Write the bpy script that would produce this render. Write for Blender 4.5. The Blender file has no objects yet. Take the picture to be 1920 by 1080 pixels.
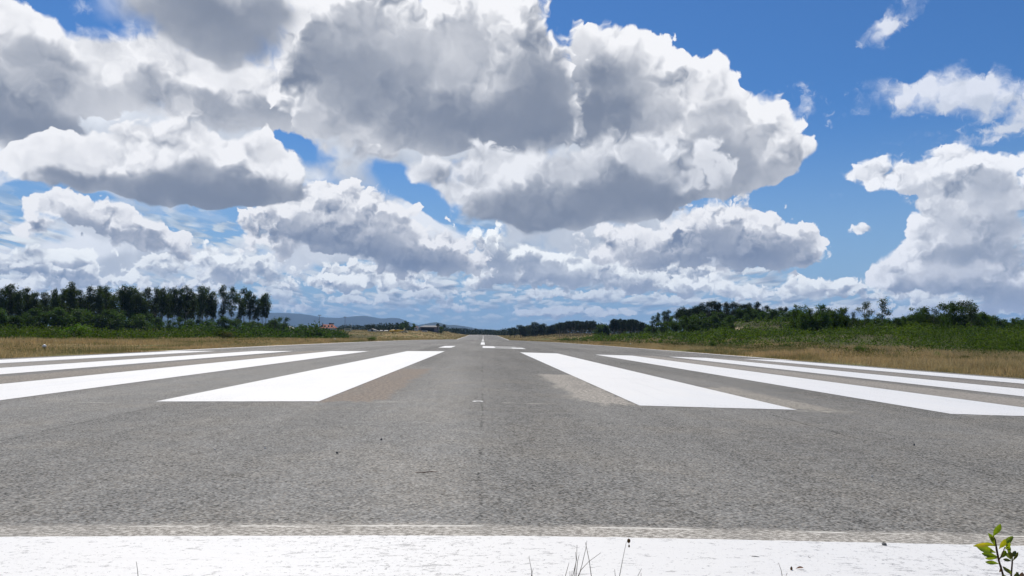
import bpy, bmesh, math, random
import numpy as np
from mathutils import Vector, Matrix, Euler

C = bpy.context.scene
COL = C.collection
PI = math.pi
rad = math.radians

# ------------------------------------------------------------------ camera
F_PX, PITCH, YAW, ROLL = 1528.16, 0.05908, 0.03478, 0.010     # focal length in pixels of a 1920 px wide frame
CAM = Vector((0.021, 0.0, 0.7335))
fw = Vector((math.sin(YAW) * math.cos(PITCH), math.cos(YAW) * math.cos(PITCH), math.sin(PITCH)))
rt0 = Vector((math.cos(YAW), -math.sin(YAW), 0))
up0 = rt0.cross(fw)
RT = rt0 * math.cos(ROLL) + up0 * math.sin(ROLL)
UP = up0 * math.cos(ROLL) - rt0 * math.sin(ROLL)
cam_data = bpy.data.cameras.new('camera')
cam = bpy.data.objects.new('camera', cam_data)
COL.objects.link(cam)
m = Matrix((RT, UP, -fw)).transposed().to_4x4()
m.translation = CAM
cam.matrix_world = m
cam_data.sensor_width = 36.0
cam_data.lens = 36.0 * F_PX / 1920.0
cam_data.clip_start = 0.05
cam_data.clip_end = 60000
C.camera = cam


def ray(px, py):
    d = fw * F_PX + RT * (px - 960) - UP * (py - 540)
    return d.normalized()


def at(px, py, Y):
    """the point that far down the runway direction which the photograph shows at this place"""
    d = ray(px, py)
    return CAM + d * ((Y - CAM.y) / d.y)


def azel(px, py):
    d = ray(px, py)
    return math.atan2(d.x, d.y), math.asin(d.z)


# ------------------------------------------------------------------ exposure, sun
C.view_settings.view_transform = 'Standard'
C.view_settings.look = 'None'
C.view_settings.exposure = 0.3
C.view_settings.gamma = 1.0
C.cycles.use_denoising = True
C.cycles.use_adaptive_sampling = True
C.cycles.adaptive_threshold = 0.02
C.cycles.max_bounces = 6
C.cycles.diffuse_bounces = 3
C.cycles.transmission_bounces = 4
C.cycles.transparent_max_bounces = 8

SUN_EL, SUN_AZ = rad(56), rad(-14)          # ahead of the camera, a little to the left
sd = Vector((math.sin(SUN_AZ) * math.cos(SUN_EL), math.cos(SUN_AZ) * math.cos(SUN_EL), math.sin(SUN_EL)))
sun_data = bpy.data.lights.new('sun', 'SUN')
sun_data.energy = 4.3
sun_data.angle = rad(0.53)
sun_data.color = (1.0, 0.94, 0.85)
sun = bpy.data.objects.new('sun', sun_data)
sun.rotation_euler = (-sd).to_track_quat('-Z', 'Y').to_euler()
COL.objects.link(sun)


# ------------------------------------------------------------------ node helper
class NB:
    def __init__(self, tree):
        self.t = tree
        self.N = tree.nodes
        self.L = tree.links

    def put(self, sock, v):
        if v is None:
            return
        if isinstance(v, bpy.types.NodeSocket):
            self.L.new(v, sock)
        else:
            sock.default_value = v

    def math(self, op, a, b=None, c=None, clamp=False):
        n = self.N.new('ShaderNodeMath')
        n.operation = op
        n.use_clamp = clamp
        self.put(n.inputs[0], a)
        self.put(n.inputs[1], b)
        self.put(n.inputs[2], c)
        return n.outputs[0]

    def add(self, a, b): return self.math('ADD', a, b)
    def sub(self, a, b): return self.math('SUBTRACT', a, b)
    def mul(self, a, b): return self.math('MULTIPLY', a, b)
    def mad(self, a, b, c): return self.math('MULTIPLY_ADD', a, b, c)

    def vmath(self, op, a, b=None, c=None, scale=None):
        n = self.N.new('ShaderNodeVectorMath')
        n.operation = op
        self.put(n.inputs[0], a)
        self.put(n.inputs[1], b)
        if c is not None:
            self.put(n.inputs[2], c)
        if scale is not None:
            self.put(n.inputs['Scale'], scale)
        return n.outputs['Value'] if op in ('LENGTH', 'DOT_PRODUCT', 'DISTANCE') else n.outputs[0]

    def comb(self, x, y, z):
        n = self.N.new('ShaderNodeCombineXYZ')
        for i, v in enumerate((x, y, z)):
            self.put(n.inputs[i], v)
        return n.outputs[0]

    def sep(self, v):
        n = self.N.new('ShaderNodeSeparateXYZ')
        self.put(n.inputs[0], v)
        return n.outputs[0], n.outputs[1], n.outputs[2]

    def noise(self, v, scale, detail=3.0, rough=0.5, lac=2.0, dist=0.0, dim='3D', color=False, w=None):
        n = self.N.new('ShaderNodeTexNoise')
        n.noise_dimensions = dim
        self.put(n.inputs['Vector'], v)
        if w is not None:
            self.put(n.inputs['W'], w)
        n.inputs['Scale'].default_value = scale
        n.inputs['Detail'].default_value = detail
        n.inputs['Roughness'].default_value = rough
        n.inputs['Lacunarity'].default_value = lac
        n.inputs['Distortion'].default_value = dist
        return n.outputs['Color' if color else 'Fac']

    def voronoi(self, v, scale, detail=0.0, rough=0.5, lac=2.0, feature='SMOOTH_F1', smooth=0.4, dim='2D', out='Distance', rnd=1.0):
        n = self.N.new('ShaderNodeTexVoronoi')
        n.voronoi_dimensions = dim
        n.feature = feature
        self.put(n.inputs['Vector'], v)
        n.inputs['Scale'].default_value = scale
        if 'Detail' in n.inputs:
            n.inputs['Detail'].default_value = detail
            n.inputs['Roughness'].default_value = rough
            n.inputs['Lacunarity'].default_value = lac
        if 'Smoothness' in n.inputs:
            n.inputs['Smoothness'].default_value = smooth
        n.inputs['Randomness'].default_value = rnd
        return n.outputs[out]

    def ramp(self, fac, stops, interp='LINEAR'):
        n = self.N.new('ShaderNodeValToRGB')
        n.color_ramp.interpolation = interp
        e = n.color_ramp.elements
        while len(e) > 1:
            e.remove(e[-1])
        for i, (p, c) in enumerate(stops):
            el = e[0] if i == 0 else e.new(p)
            el.position = p
            el.color = c if len(c) == 4 else (*c, 1)
        self.put(n.inputs[0], fac)
        return n.outputs[0]

    def smooth(self, v, a, b, lo=0.0, hi=1.0):
        n = self.N.new('ShaderNodeMapRange')
        n.interpolation_type = 'SMOOTHSTEP'
        self.put(n.inputs[0], v)
        for i, x in enumerate((a, b, lo, hi)):
            self.put(n.inputs[i + 1], x)
        return n.outputs[0]

    def lin(self, v, a, b, lo=0.0, hi=1.0):
        n = self.N.new('ShaderNodeMapRange')
        self.put(n.inputs[0], v)
        for i, x in enumerate((a, b, lo, hi)):
            self.put(n.inputs[i + 1], x)
        return n.outputs[0]

    def mix(self, fac, a, b, blend='MIX'):
        n = self.N.new('ShaderNodeMix')
        n.data_type = 'RGBA'
        n.blend_type = blend
        self.put(n.inputs[0], fac)
        for s, v in ((n.inputs[6], a), (n.inputs[7], b)):
            if isinstance(v, tuple) and len(v) == 3:
                v = (*v, 1)
            self.put(s, v)
        return n.outputs[2]

# ------------------------------------------------------------------ sky with its clouds
world = bpy.data.worlds.new('World')
C.world = world
world.use_nodes = True
world.cycles.sampling_method = 'MANUAL'
world.cycles.sample_map_resolution = 256
wt = world.node_tree
wt.nodes.clear()
K = 1528.0     # cloud coordinates: angle * K


def blob_group(name, blobs):
    """node group: sum of soft elliptic bumps at directions of the sky. blobs: (px, py, rx, ry, turn, weight)"""
    g = bpy.data.node_groups.new(name, 'ShaderNodeTree')
    g.interface.new_socket('P', in_out='INPUT', socket_type='NodeSocketVector')
    g.interface.new_socket('F', in_out='OUTPUT', socket_type='NodeSocketFloat')
    b = NB(g)
    gi = g.nodes.new('NodeGroupInput')
    go = g.nodes.new('NodeGroupOutput')
    acc = None
    for (px, py, rx, ry, turn, w) in blobs:
        a, e = azel(px, py)
        sc = 1.0 / math.hypot(1, (px - 960) / F_PX)
        mp = g.nodes.new('ShaderNodeMapping')
        mp.vector_type = 'TEXTURE'
        b.L.new(gi.outputs[0], mp.inputs[0])
        mp.inputs['Location'].default_value = (a * K, e * K, 0)
        mp.inputs['Rotation'].default_value = (0, 0, rad(turn))
        mp.inputs['Scale'].default_value = (rx * sc, ry * sc, 1)
        gr = g.nodes.new('ShaderNodeTexGradient')
        gr.gradient_type = 'SPHERICAL'
        b.L.new(mp.outputs[0], gr.inputs[0])
        acc = b.mul(gr.outputs['Fac'], w) if acc is None else b.mad(gr.outputs['Fac'], w, acc)
    b.L.new(acc, go.inputs[0])
    return g


def use(b, g, *args):
    n = b.N.new('ShaderNodeGroup')
    n.node_tree = g
    for i, a in enumerate(args):
        b.put(n.inputs[i], a)
    return n.outputs[0] if len(n.outputs) == 1 else n.outputs


wb = NB(wt)
geo = wt.nodes.new('ShaderNodeTexCoord')
dx, dy, dz = wb.sep(geo.outputs['Generated'])
AZ = wb.math('ARCTAN2', dx, dy)
EL = wb.math('ARCSINE', dz)
P0 = wb.comb(wb.mul(AZ, K), wb.mul(EL, K), 0.0)

sky = wt.nodes.new('ShaderNodeTexSky')
sky.sky_type = 'NISHITA'
sky.sun_disc = False
sky.sun_elevation = SUN_EL
sky.sun_rotation = SUN_AZ
sky.air_density = 1.0
sky.dust_density = 0.3
sky.ozone_density = 3.0
BG = 0.10                                             # strength of the Background
col = wb.mix(1.0, sky.outputs[0], (0.235, 0.455, 0.70), 'MULTIPLY')
# paler towards the horizon
hz = wb.smooth(EL, rad(-1), rad(16), 1.0, 0.0)
col = wb.mix(wb.mul(hz, 0.75), col, (0.30 / BG, 0.43 / BG, 0.58 / BG))


class Field:
    """one set of cauliflower puffs and torn fine structure, read here and a step further up towards the sun"""

    def __init__(self, size, seed, step, warp=0.35, vdet=2.0, fdet=6.0):
        P = P0
        self.size, self.step = size, step
        q = wb.vmath('ADD', P, (seed * 911.0, seed * 373.0, 0))
        wv = wb.vmath('SUBTRACT', wb.noise(q, 0.9 / size, 2.0, 0.5, color=True, dim='2D'), (0.5, 0.5, 0.5))
        self.P = wb.vmath('MULTIPLY_ADD', wv, (size * warp * 2.4, size * warp * 1.8, 0), P)
        wv2 = wb.vmath('SUBTRACT', wb.noise(q, 3.5 / size, 2.0, 0.55, color=True, dim='2D'), (0.5, 0.5, 0.5))
        qv = wb.vmath('MULTIPLY_ADD', wv2, (size * 0.42, size * 0.34, 0), q)
        qu = wb.vmath('ADD', qv, (-step[0], step[1], 0))
        self.pf = wb.sub(0.5, wb.voronoi(qv, 1.5 / size, vdet, 0.5, 2.2, smooth=0.5))
        self.pfu = wb.sub(0.5, wb.voronoi(qu, 1.5 / size, vdet, 0.5, 2.2, smooth=0.5))
        self.fn = wb.sub(wb.noise(qv, 2.2 / size, fdet, 0.62, dim='2D'), 0.5)
        self.fnu = wb.sub(wb.noise(qu, 2.2 / size, 3.0, 0.55, dim='2D'), 0.5)
        self.PS = wb.vmath('MULTIPLY_ADD', wv2, (size * 0.30, size * 0.25, 0), self.P)
        self.lo2 = wb.sub(wb.noise(wb.vmath('ADD', q, (777.0, 333.0, 0)), 1.3 / size, 2.0, 0.5, dim='2D'), 0.5)
        self.lo = wb.sub(wb.noise(q, 0.8 / size, 2.0, 0.5, dim='2D'), 0.5)


def cloud_layer(col, name, fld, blobs, dark=(0.17, 0.20, 0.262), lit=(0.80, 0.80, 0.815), puff=0.8, fine=0.70, th=0.35, edge=0.19,
                relief=1.2, frelief=1.0, k=0.95, far=0.8, shade=None, opac=1.0, lo=0.45, gain=1.06, up=3.2, gam=1.25, sb=0.1):
    """one bank of clouds over what is behind it: bright where little cloud lies between it and the sun, grey where much does"""
    bg = blob_group(name + ' shape', blobs)
    R0 = use(wb, bg, fld.P)
    F0 = wb.sub(R0, th)
    gate = wb.smooth(R0, 0.0, 0.3)
    F1 = wb.sub(use(wb, bg, wb.vmath('ADD', fld.P, (-fld.step[0] * up, fld.step[1] * up, 0))), th)
    n0 = wb.mul(wb.mad(fld.pf, puff, wb.mul(fld.fn, fine)), gate)
    n1 = wb.mad(fld.pfu, puff, wb.mul(fld.fnu, fine))
    d0, d1 = wb.add(F0, n0), wb.add(F1, n1)
    alpha = wb.smooth(d0, 0.0, wb.mul(wb.math('MAXIMUM', wb.mad(fld.lo2, 7.0, 1.3), 0.6), edge), 0.0, opac)
    above = wb.smooth(d1, -0.15, 0.55)
    tau = wb.mad(wb.smooth(d0, 0.0, 0.7), 1.0 - far, wb.mul(above, far))
    tau = wb.mul(tau, k)
    if shade:
        sg = blob_group(name + ' shade', shade)
        tau = wb.add(tau, wb.mul(use(wb, sg, fld.PS), wb.mad(above, 1.0 - sb, sb)))
    tau = wb.mul(tau, wb.mad(fld.lo, lo * 2.0, 1.0))
    S = wb.mul(wb.math('POWER', 2.718, wb.mul(tau, -1.0)), gain)
    rel = wb.mad(wb.sub(fld.pf, fld.pfu), relief, wb.mul(wb.sub(fld.fn, fld.fnu), frelief))
    rel = wb.mul(rel, wb.math('MAXIMUM', wb.mad(fld.lo2, 4.0, 0.7), 0.25))
    S = wb.mad(rel, wb.mad(S, 0.85, 0.12), S)
    S = wb.math('SMOOTH_MAX', S, 0.0, 0.12)
    S = wb.math('SMOOTH_MIN', S, 1.08, 0.2)
    S = wb.math('POWER', wb.math('MAXIMUM', S, 0.0), gam)
    c = wb.mix(S, tuple(x / BG for x in dark), tuple(x / BG for x in lit))
    return wb.mix(alpha, col, c)


FA = Field(150, 1.0, (9, 22), warp=0.3)
FB = Field(76, 2.0, (5, 12), warp=0.3)
FC = Field(36, 3.0, (2, 7), warp=0.3, vdet=1.0, fdet=5.0)
# low deck reaching to the horizon: a flat ceiling seen in perspective
dpx = wb.mul(wb.math('MAXIMUM', dz, 0.0), K)


def deck(col, seed, th, w0, wg, dark, lit, lo, hi, opac=1.0):
    w = wb.mad(dpx, wg, w0)
    q = wb.comb(wb.math('DIVIDE', wb.mul(AZ, K), w), wb.mul(wb.math('LOGARITHM', w, 2.718), 2.6 / wg), 0.0)
    q = wb.vmath('ADD', q, (seed * 13.7, seed * 7.3, 0))
    wv = wb.vmath('SUBTRACT', wb.noise(q, 0.9, 3, 0.55, color=True, dim='2D'), (0.5, 0.5, 0.5))
    q = wb.vmath('MULTIPLY_ADD', wv, (0.7, 0.5, 0), q)

    def dens(q, det):
        return wb.mad(wb.sub(0.5, wb.voronoi(q, 0.8, 1.0, 0.5, smooth=0.5)), 0.5, wb.sub(wb.noise(q, 0.45, det, 0.6, dim='2D'), th))
    d, d2 = dens(q, 6), dens(wb.vmath('ADD', q, (-0.1, 0.45, 0)), 3)
    a = wb.smooth(d, 0.0, 0.16, 0.0, opac)
    win = wb.mul(wb.smooth(EL, rad(lo - 0.7), rad(lo + 1.2)), wb.smooth(EL, rad(hi - 1.5), rad(hi + 1.5), 1.0, 0.0))
    hole = wb.smooth(wb.vmath('LENGTH', wb.vmath('MULTIPLY', wb.vmath('SUBTRACT', wb.vmath('MULTIPLY_ADD', wv, (60, 60, 0), P0), (azel(1610, 430)[0] * K, azel(1610, 430)[1] * K, 0)), (1 / 190.0, 1 / 120.0, 0))), 0.75, 1.1)
    a = wb.mul(wb.mul(a, win), hole)
    S = wb.mad(wb.sub(d, d2), 1.5, wb.smooth(d2, -0.15, 0.4, 0.8, 0.15))
    S = wb.math('SMOOTH_MIN', wb.math('SMOOTH_MAX', S, 0.0, 0.1), 1.0, 0.1)
    return wb.mix(a, col, wb.mix(S, tuple(x / BG for x in dark), tuple(x / BG for x in lit)))


col = deck(col, 1.0, 0.40, 22, 0.12, (0.29, 0.37, 0.47), (0.60, 0.66, 0.70), 0.9, 8.0, 0.9)
col = deck(col, 2.3, 0.42, 30, 0.2, (0.22, 0.28, 0.38), (0.74, 0.78, 0.80), 1.8, 7.0)

FARD, FARL = (0.20, 0.25, 0.35), (0.86, 0.88, 0.88)
col = cloud_layer(col, 'veil', FA, [
    (100, 250, 420, 260, 0, 1.3), (450, 200, 420, 240, 0, 1.3), (800, 250, 420, 300, 0, 1.3), (1150, 300, 380, 260, 0, 1.2), (1250, 480, 420, 130, 0, 1.0),
    (600, 480, 600, 130, 0, 1.0), (100, 500, 380, 110, 0, 1.0), (1800, 540, 300, 110, 0, .9),
    (150, 60, 110, 80, -50, -1.2), (560, 262, 100, 50, -20, -1.5), (800, 375, 170, 36, -28, -1.7), (60, 375, 150, 34, 0, -1.3), (380, 424, 110, 24, 0, -1.2),
    (225, 213, 80, 20, 0, -.8), (1290, 60, 200, 90, -35, -.8), (30, 440, 120, 20, 0, -.6), (670, 505, 60, 14, 0, -.8)],
    th=0.50, edge=0.4, puff=0.3, fine=0.6, k=0.5, relief=0.4, frelief=0.5, dark=(0.24, 0.29, 0.37), lit=(0.72, 0.75, 0.80), gam=1.0,
    shade=[(700, 330, 500, 60, 0, .4), (1150, 480, 400, 80, 0, .5), (600, 500, 600, 40, 0, .4), (200, 500, 300, 40, 0, .3)])
rr = random.Random(11)


def rows(spec, hole=True):
    b_, s_ = [], []
    for (y0, rx, ry, gap, w) in spec:
        x = -60 + rr.uniform(0, gap)
        while x < 1980:
            if not (hole and 1450 < x < 1690 and y0 < 520) and rr.random() < 0.88:
                yy = y0 + rr.uniform(-9, 9) + (14 if x > 1400 else 0)
                k = rr.uniform(0.7, 1.3)
                b_.append((x, yy, rx * k, ry * rr.uniform(0.8, 1.25), 0, w))
                s_.append((x, yy + ry * 0.55, rx * k, ry * 0.55, 0, rr.uniform(0.6, 1.3)))
            x += gap * rr.uniform(0.7, 1.35)
    return b_, s_


rb, rs_ = rows([(578, 90, 15, 120, .9), (556, 105, 20, 125, 1.0)])
col = cloud_layer(col, 'rows far', FC, rb, th=0.36, dark=(0.26, 0.32, 0.42), lit=(0.72, 0.76, 0.79), lo=0.8, k=1.0, gam=1.1, shade=rs_, puff=0.55, up=2.0)
rb, rs_ = rows([(532, 110, 26, 150, 1.0), (500, 110, 32, 170, 1.05)])
col = cloud_layer(col, 'rows near', FC, rb, th=0.36, dark=(0.20, 0.25, 0.345), lit=(0.82, 0.84, 0.85), lo=0.8, k=0.9, gam=1.15, shade=rs_, up=2.5)
col = cloud_layer(col, 'bank near far', FB, [
    (30, 486, 120, 34, 0, 1.1), (130, 478, 110, 36, 0, 1.1), (60, 530, 170, 26, 0, 1.0), (400, 480, 80, 50, 0, 1.1), (440, 510, 90, 36, 0, 1.0), (250, 515, 100, 30, 0, .8),
    (930, 466, 120, 66, -20, 1.3), (1040, 500, 130, 50, 0, 1.2), (1120, 520, 160, 40, 0, 1.0), (900, 530, 130, 34, 0, 1.0),
    (1530, 534, 80, 48, -20, 1.3), (1660, 540, 120, 34, 0, 1.0), (600, 522, 100, 34, 0, 1.0), (720, 518, 80, 34, 0, 1.1), (1260, 530, 170, 40, 0, 1.1), (1400, 545, 120, 30, 0, .9)],
    th=0.38, dark=(0.19, 0.235, 0.33), lit=(0.88, .90, .90), up=1.8, gam=1.2,
    shade=[(110, 505, 170, 20, 0, 1.1), (60, 545, 180, 14, 0, 1.0), (400, 510, 110, 18, 0, .7), (1010, 530, 130, 18, 0, 1.0), (960, 490, 90, 30, 0, .9), (1550, 555, 90, 14, 0, .8), (1250, 540, 200, 24, 0, 1.2), (900, 545, 140, 14, 0, 1.0), (620, 540, 140, 12, 0, .9)])
col = cloud_layer(col, 'bank mid', FB, [
    (45, 427, 62, 34, 0, 1.2), (75, 380, 70, 30, 0, .9), (150, 385, 110, 56, 0, 1.1), (190, 422, 130, 54, 0, 1.1), (265, 425, 90, 52, 0, 1.0), (330, 462, 80, 52, 0, 1.1),
    (560, 405, 150, 80, 0, 1.3), (640, 400, 150, 88, 0, 1.3), (730, 440, 200, 100, -12, 1.4), (500, 450, 110, 50, 0, 1.0), (810, 478, 160, 64, -10, 1.3),
    (1380, 415, 150, 82, -15, 1.3), (1455, 455, 130, 62, -15, 1.2), (1290, 470, 260, 90, 0, 1.3), (1500, 462, 64, 38, 0, 1.0), (1180, 450, 160, 60, 0, .8)],
    th=0.38, k=0.7, shade=[(190, 442, 120, 36, 0, 1.2), (325, 480, 80, 26, 0, 1.0), (560, 440, 150, 42, 0, 1.0), (700, 480, 210, 46, -6, 1.7), (830, 500, 110, 30, 0, .8),
                            (1350, 490, 240, 46, 0, 1.5), (1290, 430, 130, 50, 0, .9), (1450, 480, 110, 26, 0, .5)], dark=(0.165, 0.205, 0.29))
col = cloud_layer(col, 'bank right', FB, [
    (1640, 335, 130, 36, -4, 1.0), (1740, 312, 180, 54, 0, 1.1), (1860, 330, 190, 84, 0, 1.2), (1790, 400, 140, 84, 0, 1.1), (1760, 455, 110, 60, 0, 1.0), (1860, 450, 190, 120, 0, 1.2),
    (1685, 508, 100, 46, 25, 1.1), (1790, 520, 190, 66, 0, 1.1), (1920, 560, 160, 70, 0, 1.0), (1622, 438, 50, 26, 0, .9)],
    th=0.40, edge=0.22, k=0.6, relief=1.0, frelief=0.9, puff=0.6, fine=0.75, lo=0.8, dark=(0.21, 0.25, 0.33), lit=(0.80, 0.81, 0.84),
    shade=[(1860, 478, 170, 26, 0, 1.2), (1850, 560, 240, 36, 0, 1.2), (1700, 545, 170, 26, 0, 1.0), (1900, 425, 90, 26, 0, .4), (1800, 350, 200, 36, 0, .4)])
col = cloud_layer(col, 'wisps', FB, [
    (1700, 20, 110, 46, 40, .8), (1650, 60, 60, 24, 30, .6), (1740, 180, 190, 60, 0, .95), (1830, 160, 100, 64, 0, .6), (1920, 200, 130, 70, 0, .8),
    (1660, 165, 100, 34, -15, .5), (1500, 195, 80, 50, 0, .55), (1545, 225, 66, 30, -20, .5), (1390, 355, 44, 28, 0, .6), (1550, 375, 56, 30, 0, .45),
    (150, 15, 50, 28, -20, .6), (1720, 265, 170, 34, 0, .4), (1850, 260, 140, 44, 0, .4), (1650, 20, 60, 20, 60, .5)],
    th=0.27, edge=0.55, k=0.5, relief=0.4, frelief=0.4, puff=0.3, fine=1.2, dark=(0.35, 0.40, 0.48), lit=(0.72, 0.74, 0.80), opac=0.88)
col = cloud_layer(col, 'cloud upper left', FA, [
    (0, 90, 200, 190, 0, 1.4), (80, 190, 170, 120, -30, 1.1), (250, 130, 190, 90, 0, 1.1), (400, 180, 260, 75, -8, 1.1), (580, 180, 210, 100, 0, 1.1),
    (40, 260, 220, 80, 0, 1.3), (690, 275, 130, 66, -10, 1.1), (330, 90, 170, 70, 0, .9), (520, 120, 140, 90, 0, .8), (20, 30, 130, 60, -10, .8), (350, 220, 200, 50, 0, .7)],
    th=0.40, edge=0.25, k=0.8, relief=0.6, lo=0.6, shade=[(50, 235, 170, 64, -8, 2.2), (40, 130, 120, 60, 0, .5), (560, 150, 200, 90, 0, .8), (690, 290, 110, 40, 0, .35), (330, 140, 160, 60, 0, .25)])
col = cloud_layer(col, 'cloud left', FA, [
    (80, 305, 220, 66, 0, 1.2), (250, 290, 260, 100, 0, 1.3), (400, 295, 200, 105, 0, 1.3), (330, 335, 300, 76, 0, 1.3), (420, 368, 180, 50, 0, 1.2), (500, 325, 110, 74, 0, 1.1), (180, 265, 120, 56, 0, .8)],
    th=0.46, edge=0.2, k=0.8, shade=[(120, 330, 230, 50, 0, 1.5), (280, 310, 170, 60, 0, 1.0), (420, 376, 190, 50, 0, 2.2), (300, 360, 220, 36, 0, 1.0), (480, 330, 110, 40, 0, .3)])
col = cloud_layer(col, 'cloud great right tower', FA, [
    (1120, 120, 150, 160, 0, 1.5), (1240, 165, 170, 140, -25, 1.4), (1360, 225, 170, 135, -20, 1.5), (1440, 270, 150, 80, 0, 1.2), (1250, 290, 260, 140, 0, 1.4), (1500, 295, 90, 36, 5, .9), (1330, 350, 130, 70, 0, 1.0)],
    th=0.46, edge=0.15, k=0.6, gain=1.15, sb=0.7, lo=0.7,
    shade=[(1160, 170, 80, 90, 0, .9), (1080, 190, 90, 150, 0, 1.8), (1080, 260, 160, 120, 0, 1.4), (1340, 200, 90, 40, -30, .35), (1240, 330, 190, 90, 0, 1.7), (1200, 240, 150, 60, 0, .8)])
col = cloud_layer(col, 'cloud great left tower', FA, [
    (620, 30, 190, 190, 0, 1.3), (780, 60, 260, 200, 0, 1.6), (960, 70, 150, 150, 0, 1.4), (760, 190, 260, 130, 0, 1.5), (930, 190, 240, 140, 0, 1.5), (620, 180, 190, 110, 0, 1.2), (850, 270, 150, 40, 0, .8), (1000, 230, 130, 100, 0, .9)],
    th=0.46, edge=0.14, k=0.8, gain=1.12,
    shade=[(720, 180, 170, 80, -20, 1.0), (880, 235, 210, 80, 0, 2.3), (1020, 160, 110, 120, -20, 1.5), (620, 110, 120, 50, 0, .5), (1030, 240, 130, 80, 0, 1.0), (560, 60, 80, 110, 0, .8), (780, 120, 100, 40, 0, .4)])
col = cloud_layer(col, 'cloud great front', FA, [
    (960, 345, 220, 105, 0, 1.4), (880, 355, 110, 70, 0, 1.1), (1120, 330, 260, 130, 0, 1.5), (1230, 340, 170, 110, 0, 1.4), (980, 405, 170, 62, 0, 1.4), (1130, 400, 160, 56, 0, 1.1), (780, 330, 90, 36, 10, .8)],
    th=0.46, edge=0.28, k=0.8, gain=0.98, sb=0.4, lit=(0.74, 0.75, 0.78),
    shade=[(1220, 360, 190, 66, 0, 1.9), (980, 415, 200, 56, 0, 2.2), (1090, 370, 160, 66, 0, 1.2), (960, 350, 100, 40, 0, .2), (1130, 310, 220, 40, 0, 1.0), (870, 370, 90, 40, 0, .4)])
col = cloud_layer(col, 'cloud overhead', FA, [
    (370, -30, 290, 130, 0, 1.6), (520, 20, 130, 100, 0, .9), (290, 30, 130, 66, 0, 1.0), (430, 50, 140, 80, 0, 1.2), (400, 95, 110, 50, 0, .8)],
    th=0.42, edge=0.6, k=0.5, relief=0.2, frelief=0.2, puff=0.25, fine=0.35, lo=0.2, shade=[(400, 10, 260, 120, 0, 2.2)])


bgn = wt.nodes.new('ShaderNodeBackground')
wb.put(bgn.inputs[0], col)
bgn.inputs[1].default_value = BG
wo = wt.nodes.new('ShaderNodeOutputWorld')
wt.links.new(bgn.outputs[0], wo.inputs[0])


# ------------------------------------------------------------------ mesh and object helpers
rng = np.random.default_rng(7)
random.seed(5)


def np_mesh(name, V, Fc, mats=(), midx=None, smooth=False):
    """V (n,3), Fc (m,k) with one k for all faces"""
    me = bpy.data.meshes.new(name)
    V = np.asarray(V, dtype=np.float32)
    Fc = np.asarray(Fc, dtype=np.int32)
    k = Fc.shape[1]
    me.vertices.add(len(V))
    me.vertices.foreach_set('co', V.ravel())
    me.loops.add(Fc.size)
    me.loops.foreach_set('vertex_index', Fc.ravel())
    me.polygons.add(len(Fc))
    me.polygons.foreach_set('loop_start', np.arange(0, Fc.size, k, dtype=np.int32))
    me.polygons.foreach_set('use_smooth', np.full(len(Fc), bool(smooth)))
    for m_ in mats:
        me.materials.append(m_)
    if midx is not None:
        me.polygons.foreach_set('material_index', np.asarray(midx, dtype=np.int32))
    me.update(calc_edges=True)
    me.validate()
    return me


def link(name, me, parent=None, loc=None):
    o = bpy.data.objects.new(name, me)
    COL.objects.link(o)
    if parent is not None:
        o.parent = parent
    if loc is not None:
        o.location = loc
    return o


def tag(o, label=None, cat=None, group=None, kind=None):
    if label: o['label'] = label
    if cat: o['category'] = cat
    if group: o['group'] = group
    if kind: o['kind'] = kind
    return o


def empty(name, loc, label, cat, group=None, rz=0.0):
    o = bpy.data.objects.new(name, None)
    COL.objects.link(o)
    o.location = loc
    o.rotation_euler = (0, 0, rz)
    return tag(o, label, cat, group)


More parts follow.
